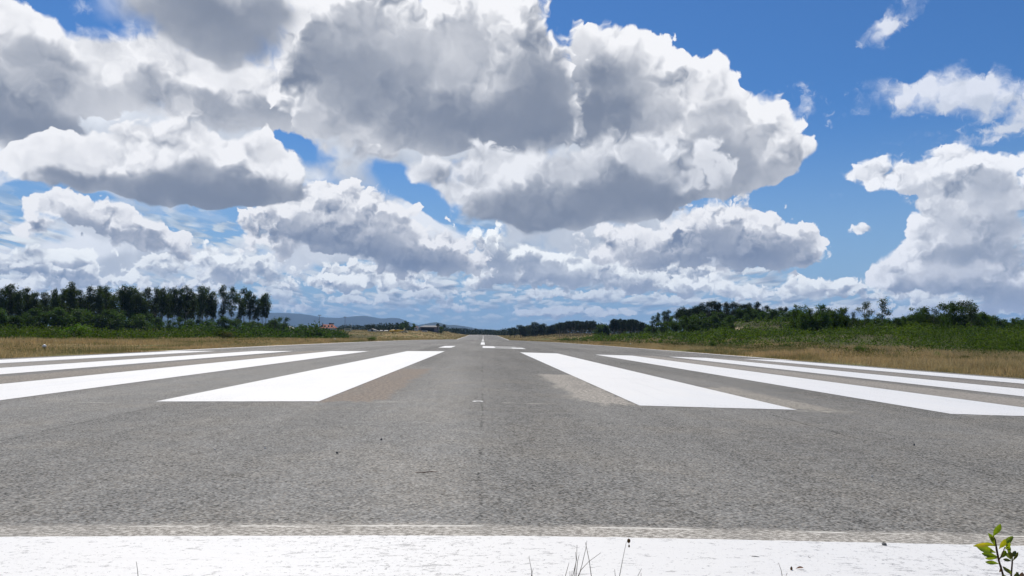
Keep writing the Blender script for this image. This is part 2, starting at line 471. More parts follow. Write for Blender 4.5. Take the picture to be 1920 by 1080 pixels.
class MB:
    """collects quads and triangles of hard shapes"""

    def __init__(self):
        self.v, self.f = [], []

    def add(self, vs, fs):
        n = len(self.v)
        self.v += [tuple(v) for v in vs]
        self.f += [tuple(n + i for i in f) for f in fs]
        return self

    def box(self, x0, x1, y0, y1, z0, z1):
        return self.add([(x0, y0, z0), (x1, y0, z0), (x1, y1, z0), (x0, y1, z0), (x0, y0, z1), (x1, y0, z1), (x1, y1, z1), (x0, y1, z1)],
                        [(0, 3, 2, 1), (4, 5, 6, 7), (0, 1, 5, 4), (1, 2, 6, 5), (2, 3, 7, 6), (3, 0, 4, 7)])

    def tube(self, pts, rads, n=8, cap=True):
        pts = [Vector(p) for p in pts]
        rings = []
        prev = None
        for i, p in enumerate(pts):
            t = (pts[min(i + 1, len(pts) - 1)] - pts[max(i - 1, 0)]).normalized()
            ref = Vector((0, 0, 1)) if abs(t.z) < 0.9 else Vector((1, 0, 0))
            a = t.cross(ref).normalized() if prev is None else (prev - t * prev.dot(t)).normalized()
            prev = a
            b = t.cross(a)
            rings.append([p + (a * math.cos(2 * PI * k / n) + b * math.sin(2 * PI * k / n)) * rads[i] for k in range(n)])
        vs = [v for r in rings for v in r]
        fs = []
        for i in range(len(rings) - 1):
            for k in range(n):
                k2 = (k + 1) % n
                fs.append((i * n + k, i * n + k2, (i + 1) * n + k2, (i + 1) * n + k))
        if cap:
            fs.append(tuple(range(n))[::-1])
            fs.append(tuple((len(rings) - 1) * n + k for k in range(n)))
        return self.add(vs, fs)

    def ellipsoid(self, c, r, n=12, m=8, z0=-1.0):
        vs, fs = [], []
        for j in range(m + 1):
            z = z0 + (1 - z0) * (j / m)
            z = max(-1, min(1, z))
            q = math.sqrt(max(0, 1 - z * z))
            for k in range(n):
                a = 2 * PI * k / n
                vs.append((c[0] + r[0] * q * math.cos(a), c[1] + r[1] * q * math.sin(a), c[2] + r[2] * z))
        for j in range(m):
            for k in range(n):
                k2 = (k + 1) % n
                fs.append((j * n + k, j * n + k2, (j + 1) * n + k2, (j + 1) * n + k))
        return self.add(vs, fs)

    def build(self, name, mat, parent=None, loc=None, smooth=False):
        me = bpy.data.meshes.new(name)
        me.from_pydata(self.v, [], self.f)
        me.materials.append(mat)
        if smooth:
            me.polygons.foreach_set('use_smooth', [True] * len(me.polygons))
        me.update()
        me.update()
        return link(name, me, parent, loc)


# ------------------------------------------------------------------ materials
def new_mat(name):
    mt = bpy.data.materials.new(name)
    mt.use_nodes = True
    t = mt.node_tree
    t.nodes.clear()
    b = NB(t)
    out = t.nodes.new('ShaderNodeOutputMaterial')
    p = t.nodes.new('ShaderNodeBsdfPrincipled')
    t.links.new(p.outputs[0], out.inputs[0])
    return mt, b, p, out


def wpos(b):
    g = b.N.new('ShaderNodeNewGeometry')
    return g.outputs['Position']


def simple(name, col, rough=0.7, var=0.12, scale=3.0, metal=0.0, spec=0.3, bump=0.0):
    mt, b, p, out = new_mat(name)
    tc = b.N.new('ShaderNodeTexCoord').outputs['Object']
    n = b.noise(tc, scale, 5, 0.6)
    f = b.lin(n, 0.25, 0.75, 1 - var, 1 + var)
    b.put(p.inputs['Base Color'], b.vmath('SCALE', col, scale=f))
    p.inputs['Roughness'].default_value = rough
    p.inputs['Metallic'].default_value = metal
    p.inputs['Specular IOR Level'].default_value = spec
    if bump:
        bn = b.N.new('ShaderNodeBump')
        bn.inputs['Strength'].default_value = bump
        b.put(bn.inputs['Height'], n)
        b.put(p.inputs['Normal'], bn.outputs[0])
    return mt


def foliage(name, c1, c2, trans=0.35, scale=0.35, tcol=(1.5, 1.7, 0.5)):
    """leaf surface: patchy colour in clumps, its contrast also imitating self-shadow, part of the light passes through"""
    mt, b, p, out = new_mat(name)
    oi = b.N.new('ShaderNodeObjectInfo')
    pos = wpos(b)
    n = b.noise(pos, scale, 3, 0.6)
    n2 = b.noise(pos, scale * 7, 2, 0.5)
    n0 = b.noise(pos, scale * 0.25, 2, 0.5)  # broad patches, their dark end paints in missing foliage shadow
    f = b.math('ADD', b.mul(b.lin(n, 0.35, 0.65), 0.4), b.mul(b.lin(n2, 0.35, 0.65), 0.35))
    f = b.mad(b.lin(n0, 0.35, 0.65), 0.25, f)
    c = b.mix(f, c1, c2)
    c = b.vmath('SCALE', c, scale=b.lin(oi.outputs['Random'], 0, 1, 0.75, 1.25))
    b.put(p.inputs['Base Color'], c)
    p.inputs['Roughness'].default_value = 0.6
    p.inputs['Specular IOR Level'].default_value = 0.08
    tr = b.N.new('ShaderNodeBsdfTranslucent')
    b.put(tr.inputs[0], b.vmath('MULTIPLY', c, tcol))
    mx = b.N.new('ShaderNodeMixShader')
    mx.inputs[0].default_value = trans
    b.L.new(p.outputs[0], mx.inputs[1])
    b.L.new(tr.outputs[0], mx.inputs[2])
    b.L.new(mx.outputs[0], out.inputs[0])
    return mt


def band(b, v, lo, hi, soft):
    """1 between lo and hi, falling off over soft"""
    return b.mul(b.smooth(v, lo - soft, lo + soft), b.smooth(v, hi - soft, hi + soft, 1.0, 0.0))


def asphalt_material():
    mt, b, p, out = new_mat('asphalt')
    pos = wpos(b)
    x, y, z = b.sep(pos)
    p2 = b.comb(x, y, 0.0)
    # aggregate: stones of a few millimetres to a centimetre in binder
    vo = b.voronoi(p2, 95.0, feature='F1', dim='2D', out='Color')
    r, g_, bl = b.sep(vo)
    stone = b.lin(r, 0, 1, -1, 1)
    fine = b.lin(b.noise(p2, 70, 3, 0.7, dim='2D'), 0.3, 0.7, -1, 1)
    mid = b.lin(b.noise(p2, 6.0, 5, 0.65, dim='2D'), 0.3, 0.7, -1, 1)
    big = b.lin(b.noise(b.vmath('MULTIPLY', p2, (1.0, 0.35, 1)), 0.55, 4, 0.6, dim='2D'), 0.3, 0.7, -1, 1)
    big2 = b.lin(b.noise(b.vmath('MULTIPLY', p2, (0.5, 0.08, 1)), 0.6, 3, 0.55, dim='2D'), 0.3, 0.7, -1, 1)
    coarse = b.lin(b.noise(b.vmath('MULTIPLY', p2, (1.0, 0.8, 1)), 24, 4, 0.75, dim='2D'), 0.3, 0.7, -1, 1)
    crs2 = b.lin(b.noise(b.vmath('MULTIPLY', p2, (1.0, 0.5, 1)), 7, 5, 0.8, dim='2D'), 0.3, 0.7, -1, 1)
    val = b.mad(stone, 0.42, b.mad(fine, 0.36, 1.0))
    val = b.mad(coarse, 0.12, b.mad(crs2, 0.10, val))
    val = b.mad(mid, 0.06, val)
    val = b.mad(big, 0.055, val)
    val = b.mad(big2, 0.12, val)
    trk = b.lin(b.noise(b.comb(b.mul(x, 1.3), b.mul(y, 0.03), 0.0), 1.0, 4, 0.6), 0.3, 0.7, -1, 1)
    val = b.mad(trk, 0.10, val)
    # paving lanes laid side by side with a joint between them
    wob = b.mul(b.sub(b.noise(b.comb(0.0, y, 0.0), 0.35, 4, 0.6), 0.5), 0.16)
    xw = b.add(x, wob)
    for xj, dw in ((-11.1, 0.03), (-7.2, 0.02), (-3.35, 0.10), (0.02, -0.02), (3.05, -0.07), (7.1, 0.03), (11.0, 0.03)):
        line = band(b, xw, xj - 0.008, xj + 0.008, 0.014)
        brk = b.smooth(b.noise(b.comb(xj, y, 0.0), 0.9, 5, 0.65), 0.40, 0.6)
        val = b.mad(b.mul(line, brk), -0.38 if abs(xj) < 0.1 else -0.55, val)
        val = b.mad(b.smooth(xw, xj - 0.05, xj + 0.05), -dw if xj < 0 else dw, val)
    # a dark cross crack and hairline cracks
    cr = b.noise(b.comb(b.mul(x, 0.8), b.mul(y, 0.8), 0.0), 1.3, 4, 0.6)
    hair = b.math('ABSOLUTE', b.sub(cr, 0.5))
    val = b.mad(b.mul(b.smooth(hair, 0.0, 0.004, 1.0, 0.0), b.smooth(b.noise(p2, 0.4, 2, 0.5, dim='2D'), 0.52, 0.62)), -0.25, val)
    base = b.mix(b.smooth(b.noise(p2, 1.1, 4, 0.6, dim='2D'), 0.4, 0.7), (0.208, 0.206, 0.194), (0.222, 0.215, 0.196))
    # tan tint of some of the stones
    base = b.mix(b.mul(b.smooth(g_, 0.7, 0.95), 0.25), base, (0.27, 0.22, 0.16))
    colr = b.vmath('SCALE', base, scale=b.math('MAXIMUM', val, 0.12))
    # ground off old paint: pale, dusty, gritty strips
    grit = b.noise(b.vmath('MULTIPLY', p2, (1.0, 0.7, 1)), 22, 5, 0.75, dim='2D')
    ed = b.sub(b.noise(b.vmath('MULTIPLY', p2, (1.0, 0.4, 1)), 3.0, 7, 0.75, dim='2D'), 0.5)
    xe, ye = b.mad(ed, 0.55, x), b.mad(ed, 2.2, y)
    blot = b.smooth(b.noise(b.vmath('MULTIPLY', p2, (1.0, 0.35, 1)), 2.2, 6, 0.7, dim='2D'), 0.34, 0.5, 0.72, 1.0)
    for (x0, x1, y0, y1, cc, am, sf) in (
            (-1.82, -1.12, 9.25, 18.4, (0.222, 0.188, 0.155), 0.95, 0.07),
            (1.16, 1.82, 9.35, 16.6, (0.315, 0.292, 0.255), 0.9, 0.09),
            (3.55, 4.15, 9.3, 13.5, (0.31, 0.285, 0.24), 0.6, 0.12),
            (-8.5, -7.3, 8.0, 40.0, (0.29, 0.255, 0.21), 0.55, 0.15),
            (7.3, 8.5, 9.0, 40.0, (0.33, 0.30, 0.26), 0.55, 0.2),
            (-12.2, -11.0, 8.0, 40.0, (0.27, 0.24, 0.2), 0.4, 0.2),
            (11.0, 12.2, 9.0, 40.0, (0.29, 0.26, 0.23), 0.4, 0.2)):
        mk = b.mul(band(b, xe, x0, x1, sf), band(b, ye, y0, y1, 0.12))
        mk = b.mul(b.mul(mk, blot), b.smooth(grit, 0.30, 0.52, 0.5, 1.0))
        cv = b.vmath('SCALE', cc, scale=b.math('MAXIMUM', b.add(b.lin(grit, 0.3, 0.7, 0.45, 1.5), b.mul(coarse, 0.25)), 0.2))
        colr = b.mix(b.mul(mk, am), colr, cv)
    # rubbed out strip right behind the white bar, remains of paint clinging to the stones
    thr = b.add(y, b.mul(b.sub(b.noise(p2, 2.2, 5, 0.7, dim='2D'), 0.5), 0.22))
    mk = band(b, thr, 2.9, 3.265, 0.05)
    g2 = b.noise(b.vmath('MULTIPLY', p2, (1.0, 2.2, 1)), 34, 5, 0.8, dim='2D')
    cv = b.mix(b.smooth(g2, 0.42, 0.62), (0.20, 0.185, 0.16), (0.62, 0.59, 0.53))
    colr = b.mix(b.mul(b.mul(mk, b.smooth(b.noise(p2, 1.7, 4, 0.7, dim='2D'), 0.3, 0.65, 0.55, 1.0)), 0.9), colr, cv)
    mk = band(b, b.add(y, b.mul(b.sub(b.noise(p2, 5.0, 4, 0.7, dim='2D'), 0.5), 0.03)), 3.235, 3.25, 0.006)
    colr = b.mix(b.mul(mk, b.smooth(b.noise(p2, 1.6, 4, 0.6, dim='2D'), 0.48, 0.6, 0.0, 0.75)), colr, (0.72, 0.70, 0.64))
    # dusting of pale paint around the ends of the stripes
    mk = band(b, b.add(y, b.mul(b.sub(b.noise(p2, 1.5, 4, 0.7, dim='2D'), 0.5), 0.3)), 9.13, 9.2, 0.02)
    colr = b.mix(b.mul(mk, b.smooth(b.noise(p2, 1.3, 4, 0.7, dim='2D'), 0.5, 0.65, 0.0, 0.5)), colr, (0.5, 0.48, 0.42))
    b.put(p.inputs['Base Color'], colr)
    p.inputs['Roughness'].default_value = 0.95
    p.inputs['Specular IOR Level'].default_value = 0.05
    bn = b.N.new('ShaderNodeBump')
    bn.inputs['Strength'].default_value = 0.2
    bn.inputs['Distance'].default_value = 0.002
    b.put(bn.inputs['Height'], b.add(stone, fine))
    b.put(p.inputs['Normal'], bn.outputs[0])
    return mt


def paint_material(name, wear=0.1, across=False):
    mt, b, p, out = new_mat(name)
    pos = wpos(b)
    x, y, z = b.sep(pos)
    p2 = b.comb(x, y, 0.0)
    pit = b.noise(p2, 42, 5, 0.8, dim='2D')
    pit2 = b.noise(b.vmath('MULTIPLY', p2, (0.6, 1.3, 1)), 18, 6, 0.85, dim='2D')
    big = b.noise(p2, 0.8, 4, 0.6, dim='2D')
    th = b.lin(big, 0.3, 0.7, 0.32, 0.385)
    holes = b.smooth(b.sub(pit, th), 0.0, 0.03, 1.0, 0.0)
    th2 = b.lin(big, 0.3, 0.7, 0.27 + wear * 0.5, 0.32 + wear * 0.5)
    holes2 = b.mul(b.smooth(b.sub(pit2, th2), 0.0, 0.05, 1.0, 0.0), 0.6)
    streak = b.smooth(b.noise(b.vmath('MULTIPLY', p2, (0.5, 14.0, 1) if across else (9.0, 0.12, 1)), 1.0, 5, 0.7, dim='2D'), 0.56, 0.72)
    c = b.mix(b.mul(streak, 0.12 if across else 0.22), (0.64, 0.632, 0.605), (0.38, 0.38, 0.375))
    tyre = b.smooth(b.noise(b.vmath('MULTIPLY', p2, (0.8, 2.0, 1) if across else (1.5, 0.2, 1)), 0.8, 3, 0.6, dim='2D'), 0.45, 0.75)
    c = b.mix(b.mul(tyre, 0.10 if across else 0.22), c, (0.53, 0.56, 0.585))
    c = b.mix(b.math('MAXIMUM', b.mul(holes, 0.75), holes2), c, (0.16, 0.155, 0.15))
    b.put(p.inputs['Base Color'], c)
    p.inputs['Roughness'].default_value = 0.5
    bn = b.N.new('ShaderNodeBump')
    bn.inputs['Strength'].default_value = 0.35
    bn.inputs['Distance'].default_value = 0.003
    b.put(bn.inputs['Height'], b.noise(p2, 60, 3, 0.7, dim='2D'))
    b.put(p.inputs['Normal'], bn.outputs[0])
    return mt


def ground_material():
    mt, b, p, out = new_mat('dry soil and turf')
    pos = wpos(b)
    x, y, z = b.sep(pos)
    p2 = b.comb(x, y, 0.0)
    n1 = b.noise(b.vmath('MULTIPLY', p2, (1, 0.4, 1)), 0.12, 5, 0.65, dim='2D')
    n2 = b.noise(p2, 1.7, 5, 0.7, dim='2D')
    straw = b.mix(n2, (0.20, 0.13, 0.055), (0.34, 0.25, 0.12))
    green = b.mix(n2, (0.075, 0.10, 0.025), (0.15, 0.15, 0.05))
    c = b.mix(b.smooth(n1, 0.45, 0.62), straw, green)
    soil = b.mix(n2, (0.07, 0.045, 0.025), (0.15, 0.10, 0.06))
    edge = b.mul(band(b, b.math('ABSOLUTE', b.add(x, b.mul(b.sub(n2, 0.5), 0.5))), 15.0, 15.45, 0.15), 0.8)
    c = b.mix(edge, c, soil)
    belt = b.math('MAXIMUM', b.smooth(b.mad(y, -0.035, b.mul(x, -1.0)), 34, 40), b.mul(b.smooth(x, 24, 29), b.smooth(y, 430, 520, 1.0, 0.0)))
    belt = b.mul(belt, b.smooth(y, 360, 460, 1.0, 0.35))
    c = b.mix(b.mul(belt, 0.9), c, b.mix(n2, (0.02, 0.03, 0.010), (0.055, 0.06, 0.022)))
    far = b.smooth(y, 900, 1400)
    c = b.mix(far, c, b.mix(n1, (0.035, 0.06, 0.02), (0.09, 0.10, 0.04)))
    # bare sandy bank on the mound
    dd = b.vmath('DISTANCE', b.vmath('ADD', p2, b.vmath('MULTIPLY', b.vmath('SUBTRACT', b.noise(p2, 0.5, 4, color=True, dim='2D'), (.5, .5, .5)), (7, 7, 0))), (74.0, 236.0, 0.0))
    c = b.mix(b.smooth(dd, 2.0, 3.2, 1.0, 0.0), c, b.mix(n2, (0.32, 0.24, 0.15), (0.52, 0.42, 0.30)))
    b.put(p.inputs['Base Color'], c)
    p.inputs['Roughness'].default_value = 0.95
    p.inputs['Specular IOR Level'].default_value = 0.1
    bn = b.N.new('ShaderNodeBump')
    bn.inputs['Strength'].default_value = 0.5
    bn.inputs['Distance'].default_value = 0.15
    b.put(bn.inputs['Height'], n2)
    b.put(p.inputs['Normal'], bn.outputs[0])
    return mt


M = {}
M['asphalt'] = asphalt_material()
M['paint'] = paint_material('road paint', 0.02)
M['paint_bar'] = paint_material('road paint on coarse stone', 0.16, True)
M['ground'] = ground_material()
M['bark_pale'] = simple('pale eucalyptus bark', (0.24, 0.20, 0.16), 0.85, 0.3, 2)
M['bark_dark'] = simple('dark bark', (0.07, 0.05, 0.035), 0.9, 0.3, 3)
M['eucalypt'] = foliage('eucalyptus leaves', (0.022, 0.040, 0.016), (0.060, 0.078, 0.028), 0.28)
M['pine'] = foliage('pine needles', (0.010, 0.024, 0.011), (0.030, 0.048, 0.018), 0.12)
M['broadleaf'] = foliage('broad leaves', (0.022, 0.050, 0.013), (0.065, 0.100, 0.026), 0.35)
M['bramble'] = foliage('bramble and fern leaves', (0.012, 0.030, 0.007), (0.092, 0.126, 0.026), 0.38, 0.22)
M['heath'] = foliage('low brown green heath', (0.045, 0.055, 0.018), (0.12, 0.10, 0.035), 0.3, 0.10)
M['fresh'] = foliage('fresh shrub leaves', (0.050, 0.11, 0.016), (0.11, 0.19, 0.03), 0.4, 1.0)
M['far_leaf'] = foliage('distant tree crowns', (0.012, 0.026, 0.014), (0.032, 0.050, 0.022), 0.1, 0.02)

# ------------------------------------------------------------------ lie of the land
KN_Y = np.array([-60, 2.2, 8, 15, 25, 40, 60, 90, 120, 160, 200, 240, 280, 320, 350, 372, 400, 430, 465, 500, 550, 600, 660, 720, 780, 840, 900, 930, 1000, 1100, 1300, 2000, 4000, 20000], float)
KN_Z = np.array([0, 0, 0, 0, 0, 0, 0, -.02, -.06, -.13, -.24, -.38, -.52, -.68, -.79, -.88, -1.30, -1.55, -1.42, -1.06, -.74, -.42, -.05, .35, .80, 1.28, 1.76, 1.95, 2.1, 1.6, -1.0, -4.0, -6.0, -6.0], float)
KL, KR = 0.00865, 0.02015


def _crown(x):
    t = np.clip((x + 1.5) / 3.0, 0, 1)
    k = KL + (KR - KL) * t * t * (3 - 2 * t)
    return k * np.sqrt(np.minimum(np.abs(x), 15.2) ** 2 + 0.42)


KN_X = np.array([-15.2, -10, -5.4, -3.6, -2.6, -1.8, -1.3, -0.9, -0.5, -0.2, 0, 0.2, 0.5, 0.9, 1.3, 1.8, 2.6, 3.6, 5.4, 10, 15.2])
KN_C = _crown(KN_X)


def zl(y):
    return np.interp(y, KN_Y, KN_Z)


def zrun(x, y):
    x = np.asarray(x, float)
    return zl(y) - np.interp(x, KN_X, KN_C)


def sst(a, b_, v):
    t = np.clip((v - a) / (b_ - a), 0, 1)
    return t * t * (3 - 2 * t)


def lump(x, y, s, seed):
    r = np.random.default_rng(seed)
    out = 0
    for k in range(7):
        a = r.uniform(0, 2 * PI)
        f = (0.5 + 0.9 * r.random()) * 2 ** (k * 0.45) / s
        out = out + np.sin((x * math.cos(a) + y * math.sin(a)) * f + r.uniform(0, 6.28)) * (0.8 ** k)
    return out / 2.6


def gz(x, y):
    """height of the ground outside the pavement"""
    x = np.asarray(x, float)
    y = np.asarray(y, float)
    z = zrun(x, y)
    ax = np.abs(x)
    out = sst(15.3, 19.0, ax)
    z = z - 0.035 + 0.06 * out * lump(x, y, 9.0, 1)
    z = z + np.where(x < 0, 1, 0) * sst(330, 480, y) * sst(18, 52, ax) * (3.3 + 1.2 * sst(480, 640, y)) * sst(2600, 1500, y)
    z = z + np.where(x > 0, 1, 0) * sst(290, 520, y) * sst(22, 80, ax) * 3.6 * sst(2600, 1500, y)
    z = z + np.where(x > 0, 1, 0) * sst(28, 62, ax) * sst(50, 140, y) * sst(420, 300, y) * 2.1
    d = np.sqrt(((x - 92) / np.where(x < 92, 34.0, 60.0)) ** 2 + ((y - 258) / 55) ** 2)
    z = z + 4.9 * sst(1.0, 0.25, d) * (1 + 0.10 * lump(x, y, 12, 3))
    z = z + sst(1200, 3500, np.sqrt(x * x + y * y)) * (12 * lump(x, y, 900, 4) - 22) * sst(16, 400, ax)
    return z


def gzf(x, y):
    return float(gz(x, y))


def axis(lim, first, grow):
    v, s, out = 0.0, first, [0.0]
    while v < lim:
        v += s
        s *= grow
        out.append(v)
    return np.array(out)


gx = axis(15500, 1.2, 1.035)
gx = np.concatenate([-gx[::-1][:-1], gx])
gx = np.unique(np.concatenate([gx, [-15.45, -15.15, 15.15, 15.45]]))
gy = np.concatenate([[-40, -25, -14, -8, -4, -2, -1, 0], axis(15500, 0.8, 1.022)[1:]])
X, Y = np.meshgrid(gx, gy)
Zg = gz(X, Y)
under = (np.abs(X) < 15.3) & (Y > 2.15) & (Y < 940)
Zg = np.where(under, Zg - 0.10, Zg)
Zg = np.where((np.abs(X) < 20) & (Y <= 2.2), -0.05 - 0.02 * (2.2 - Y), Zg)
nx, ny = len(gx), len(gy)
V = np.stack([X.ravel(), Y.ravel(), Zg.ravel()], 1)
ii = (np.arange(ny - 1)[:, None] * nx + np.arange(nx - 1)[None, :]).ravel()
ground = link('ground', np_mesh('ground', V, np.stack([ii, ii + 1, ii + 1 + nx, ii + nx], 1), [M['ground']], smooth=True))
tag(ground, kind='structure')

# ------------------------------------------------------------------ runway and its markings
RW_Y0, RW_Y1 = 2.22, 930.0


def sheet(name, xs, ys, mat, parent=None, lift=0.0, jitter=0.0, thick=None):
    xs, ys = np.asarray(xs, float), np.asarray(ys, float)
    xs = np.unique(np.concatenate([xs, KN_X[(KN_X > xs[0]) & (KN_X < xs[-1])]]))
    X, Y = np.meshgrid(xs, ys)
    Z = zrun(X, Y) + lift
    if jitter:
        Y = Y.copy()
        r = np.random.default_rng(len(name) + len(xs))
        for row in (0, -1):
            w = np.convolve(r.normal(0, 1, len(xs) + 4), np.ones(3) / 3, 'same')[2:-2] + 0.7 * r.normal(0, 1, len(xs))
            Y[row] += jitter * w
    nx, ny = len(xs), len(ys)
    V = np.stack([X.ravel(), Y.ravel(), Z.ravel()], 1)
    ii = (np.arange(ny - 1)[:, None] * nx + np.arange(nx - 1)[None, :]).ravel()
    Fc = np.stack([ii, ii + 1, ii + 1 + nx, ii + nx], 1)
    if thick:
        # skirt round the sheet
        loop = list(range(nx)) + [r_ * nx + nx - 1 for r_ in range(1, ny)] + [(ny - 1) * nx + c_ for c_ in range(nx - 2, -1, -1)] + [r_ * nx for r_ in range(ny - 2, 0, -1)]
        base = len(V)
        low = V[loop] - np.array([0, 0, thick])
        V = np.concatenate([V, low])
        n = len(loop)
        sk = np.array([[loop[i], base + i, base + (i + 1) % n, loop[(i + 1) % n]] for i in range(n)])
        Fc = np.concatenate([Fc, sk])
    return link(name, np_mesh(name, V, Fc, [mat]), parent)


def ycuts(y0, y1):
    k = KN_Y[(KN_Y > y0) & (KN_Y < y1)]
    return np.concatenate([[y0], k, [y1]])


jag = lambda r, n, a: np.convolve(r.normal(0, a, n + 8), np.ones(4) / 2, 'same')[4:-4]
runway = sheet('runway', [-15.2, -10, -5, 0, 5, 10, 15.2], ycuts(RW_Y0, RW_Y1), M['asphalt'], thick=0.25)
tag(runway, kind='structure')
# white bar across the threshold
bx = np.unique(np.concatenate([np.linspace(-4.2, 4.2, 421), np.linspace(-14.8, 14.8, 60), [0.0]]))
TB0, TB1 = 2.56, 3.071
sheet('threshold_bar', bx, [TB0, 2.7, 2.95, TB1], M['paint_bar'], runway, 0.004, 0.0022)
for yy0, yy1 in ((9.223, 39.2), (890.0, 920.0)):
    for s in (-1, 1):
        for k in range(4):
            a, c_ = s * (1.8 + 3.6 * k), s * (3.6 + 3.6 * k)
            x0, x1 = min(a, c_), max(a, c_)
            sheet('threshold_stripe', np.linspace(x0, x1, 40 if yy0 < 50 else 3), ycuts(yy0, yy1), M['paint'], runway, 0.004, 0.006 if yy0 < 50 else 0)
for s in (-1, 1):
    sheet('edge_line', [s * 14.95 - 0.22, s * 14.95 + 0.22], ycuts(39.2, 920), M['paint'], runway, 0.004)
for k in range(17):
    y0 = 70 + 50 * k
    if y0 + 30 < 880:
        sheet('centreline_dash', [-0.19, 0.0, 0.19], ycuts(y0, y0 + 30), M['paint'], runway, 0.004)


def numeral(name, parts):
    """painted figure nine metres long: rectangles (x0, x1, y0, y1) that touch edge to edge"""
    vs, fs = [], []
    for (x0, x1, y0, y1) in parts:
        n = len(vs)
        for (x, y) in ((x0, y0), (x1, y0), (x1, y1), (x0, y1)):
            vs.append((x, y, float(zrun(x, y)) + 0.006))
        fs.append((n, n + 1, n + 2, n + 3))
    link(name, np_mesh(name, vs, fs, [M['paint']]), runway)


N0, N1 = 50.6, 59.6
numeral('painted_numeral', [(-2.75, -1.95, N0, N1)])
numeral('painted_numeral', [(0.0, 0.8, N0, N1), (0.8, 2.7, N0, N0 + 1.2), (1.9, 2.7, N0 + 1.2, N0 + 3.9), (0.8, 2.7, N0 + 3.9, N0 + 5.1), (0.8, 2.4, N1 - 1.2, N1)])
# small round painted dot on the centre line, worn to a crescent
mb = MB()
nn = 20
ring = [(0.062 * math.cos(2 * PI * k / nn) * (1 + 0.06 * math.sin(3 * k)), 0.085 * math.sin(2 * PI * k / nn)) for k in range(nn)]
inner = [(0.034 * math.cos(2 * PI * k / nn) + 0.006, 0.040 * math.sin(2 * PI * k / nn) - 0.02) for k in range(nn)]
z0 = float(zrun(0.0, 9.27)) + 0.006
mb.add([(-0.03 + px_, 9.27 + py_, z0) for px_, py_ in ring] + [(-0.03 + px_, 9.27 + py_, z0) for px_, py_ in inner],
       [(k, (k + 1) % nn, nn + (k + 1) % nn, nn + k) for k in range(nn)])
mb.build('centre_mark', M['paint'], runway)


# ------------------------------------------------------------------ leaves, crowns and trees
def quads(P, size, r, up=0.0, aspect=0.55):
    """little leaf faces with random facing round the points P; size may be an array"""
    n = len(P)
    nr = r.normal(size=(n, 3))
    nr[:, 2] += up
    nr /= np.linalg.norm(nr, axis=1, keepdims=True)
    t = np.cross(nr, r.normal(size=(n, 3)))
    t /= np.linalg.norm(t, axis=1, keepdims=True)
    b_ = np.cross(nr, t)
    s = (np.ones(n) * size * r.uniform(0.6, 1.35, n))[:, None]
    a = t * s * 0.5
    c_ = b_ * s * 0.5 * aspect
    V = np.stack([P - a, P - c_ * 0.9, P + a, P + c_], 1).reshape(-1, 3)
    Fc = np.arange(n * 4).reshape(-1, 4)
    return V, Fc


def clumps(r, centres, radii, n_per, size, shell=0.55, up=0.0):
    """leaf points gathered near the skins of ellipsoid clumps"""
    Ps = []
    for c_, rd, n in zip(centres, radii, n_per):
        d = r.normal(size=(n, 3))
        d /= np.linalg.norm(d, axis=1, keepdims=True)
        q = shell + (1.08 - shell) * r.random(n) ** 0.6
        q *= 1 + 0.22 * r.normal(size=n)
        Ps.append(c_ + d * rd * q[:, None])
    P = np.concatenate(Ps)
    return quads(P, size, r, up)


def trunk_mesh(r, h, base, top, limbs, lean=0.02, fork=0.35):
    mb = MB()
    n = 7
    dx_, dy_ = r.normal(0, lean, 2)
    pts = [(dx_ * h * (i / n) ** 1.3 + r.normal(0, 0.004) * h, dy_ * h * (i / n) ** 1.3, h * i / n - (0.4 if i == 0 else 0)) for i in range(n + 1)]
    mb.tube(pts, [base + (top - base) * (i / n) for i in range(n + 1)], 6)
    ends = []
    for k in range(limbs):
        f = fork + (0.95 - fork) * (k + 0.5) / limbs
        a = r.uniform(0, 2 * PI)
        i = int(f * n)
        p0 = Vector(pts[i])
        L = h * r.uniform(0.10, 0.2) * (1.25 - f)
        p1 = p0 + Vector((math.cos(a) * L * 0.6, math.sin(a) * L * 0.6, L * 0.6))
        p2 = p0 + Vector((math.cos(a) * L * 1.3, math.sin(a) * L * 1.3, L * 1.25))
        rr = (base + (top - base) * f) * 0.5
        mb.tube([p0, p1, p2], [rr, rr * 0.7, rr * 0.3], 5)
        ends.append(p2)
    return mb, pts, ends


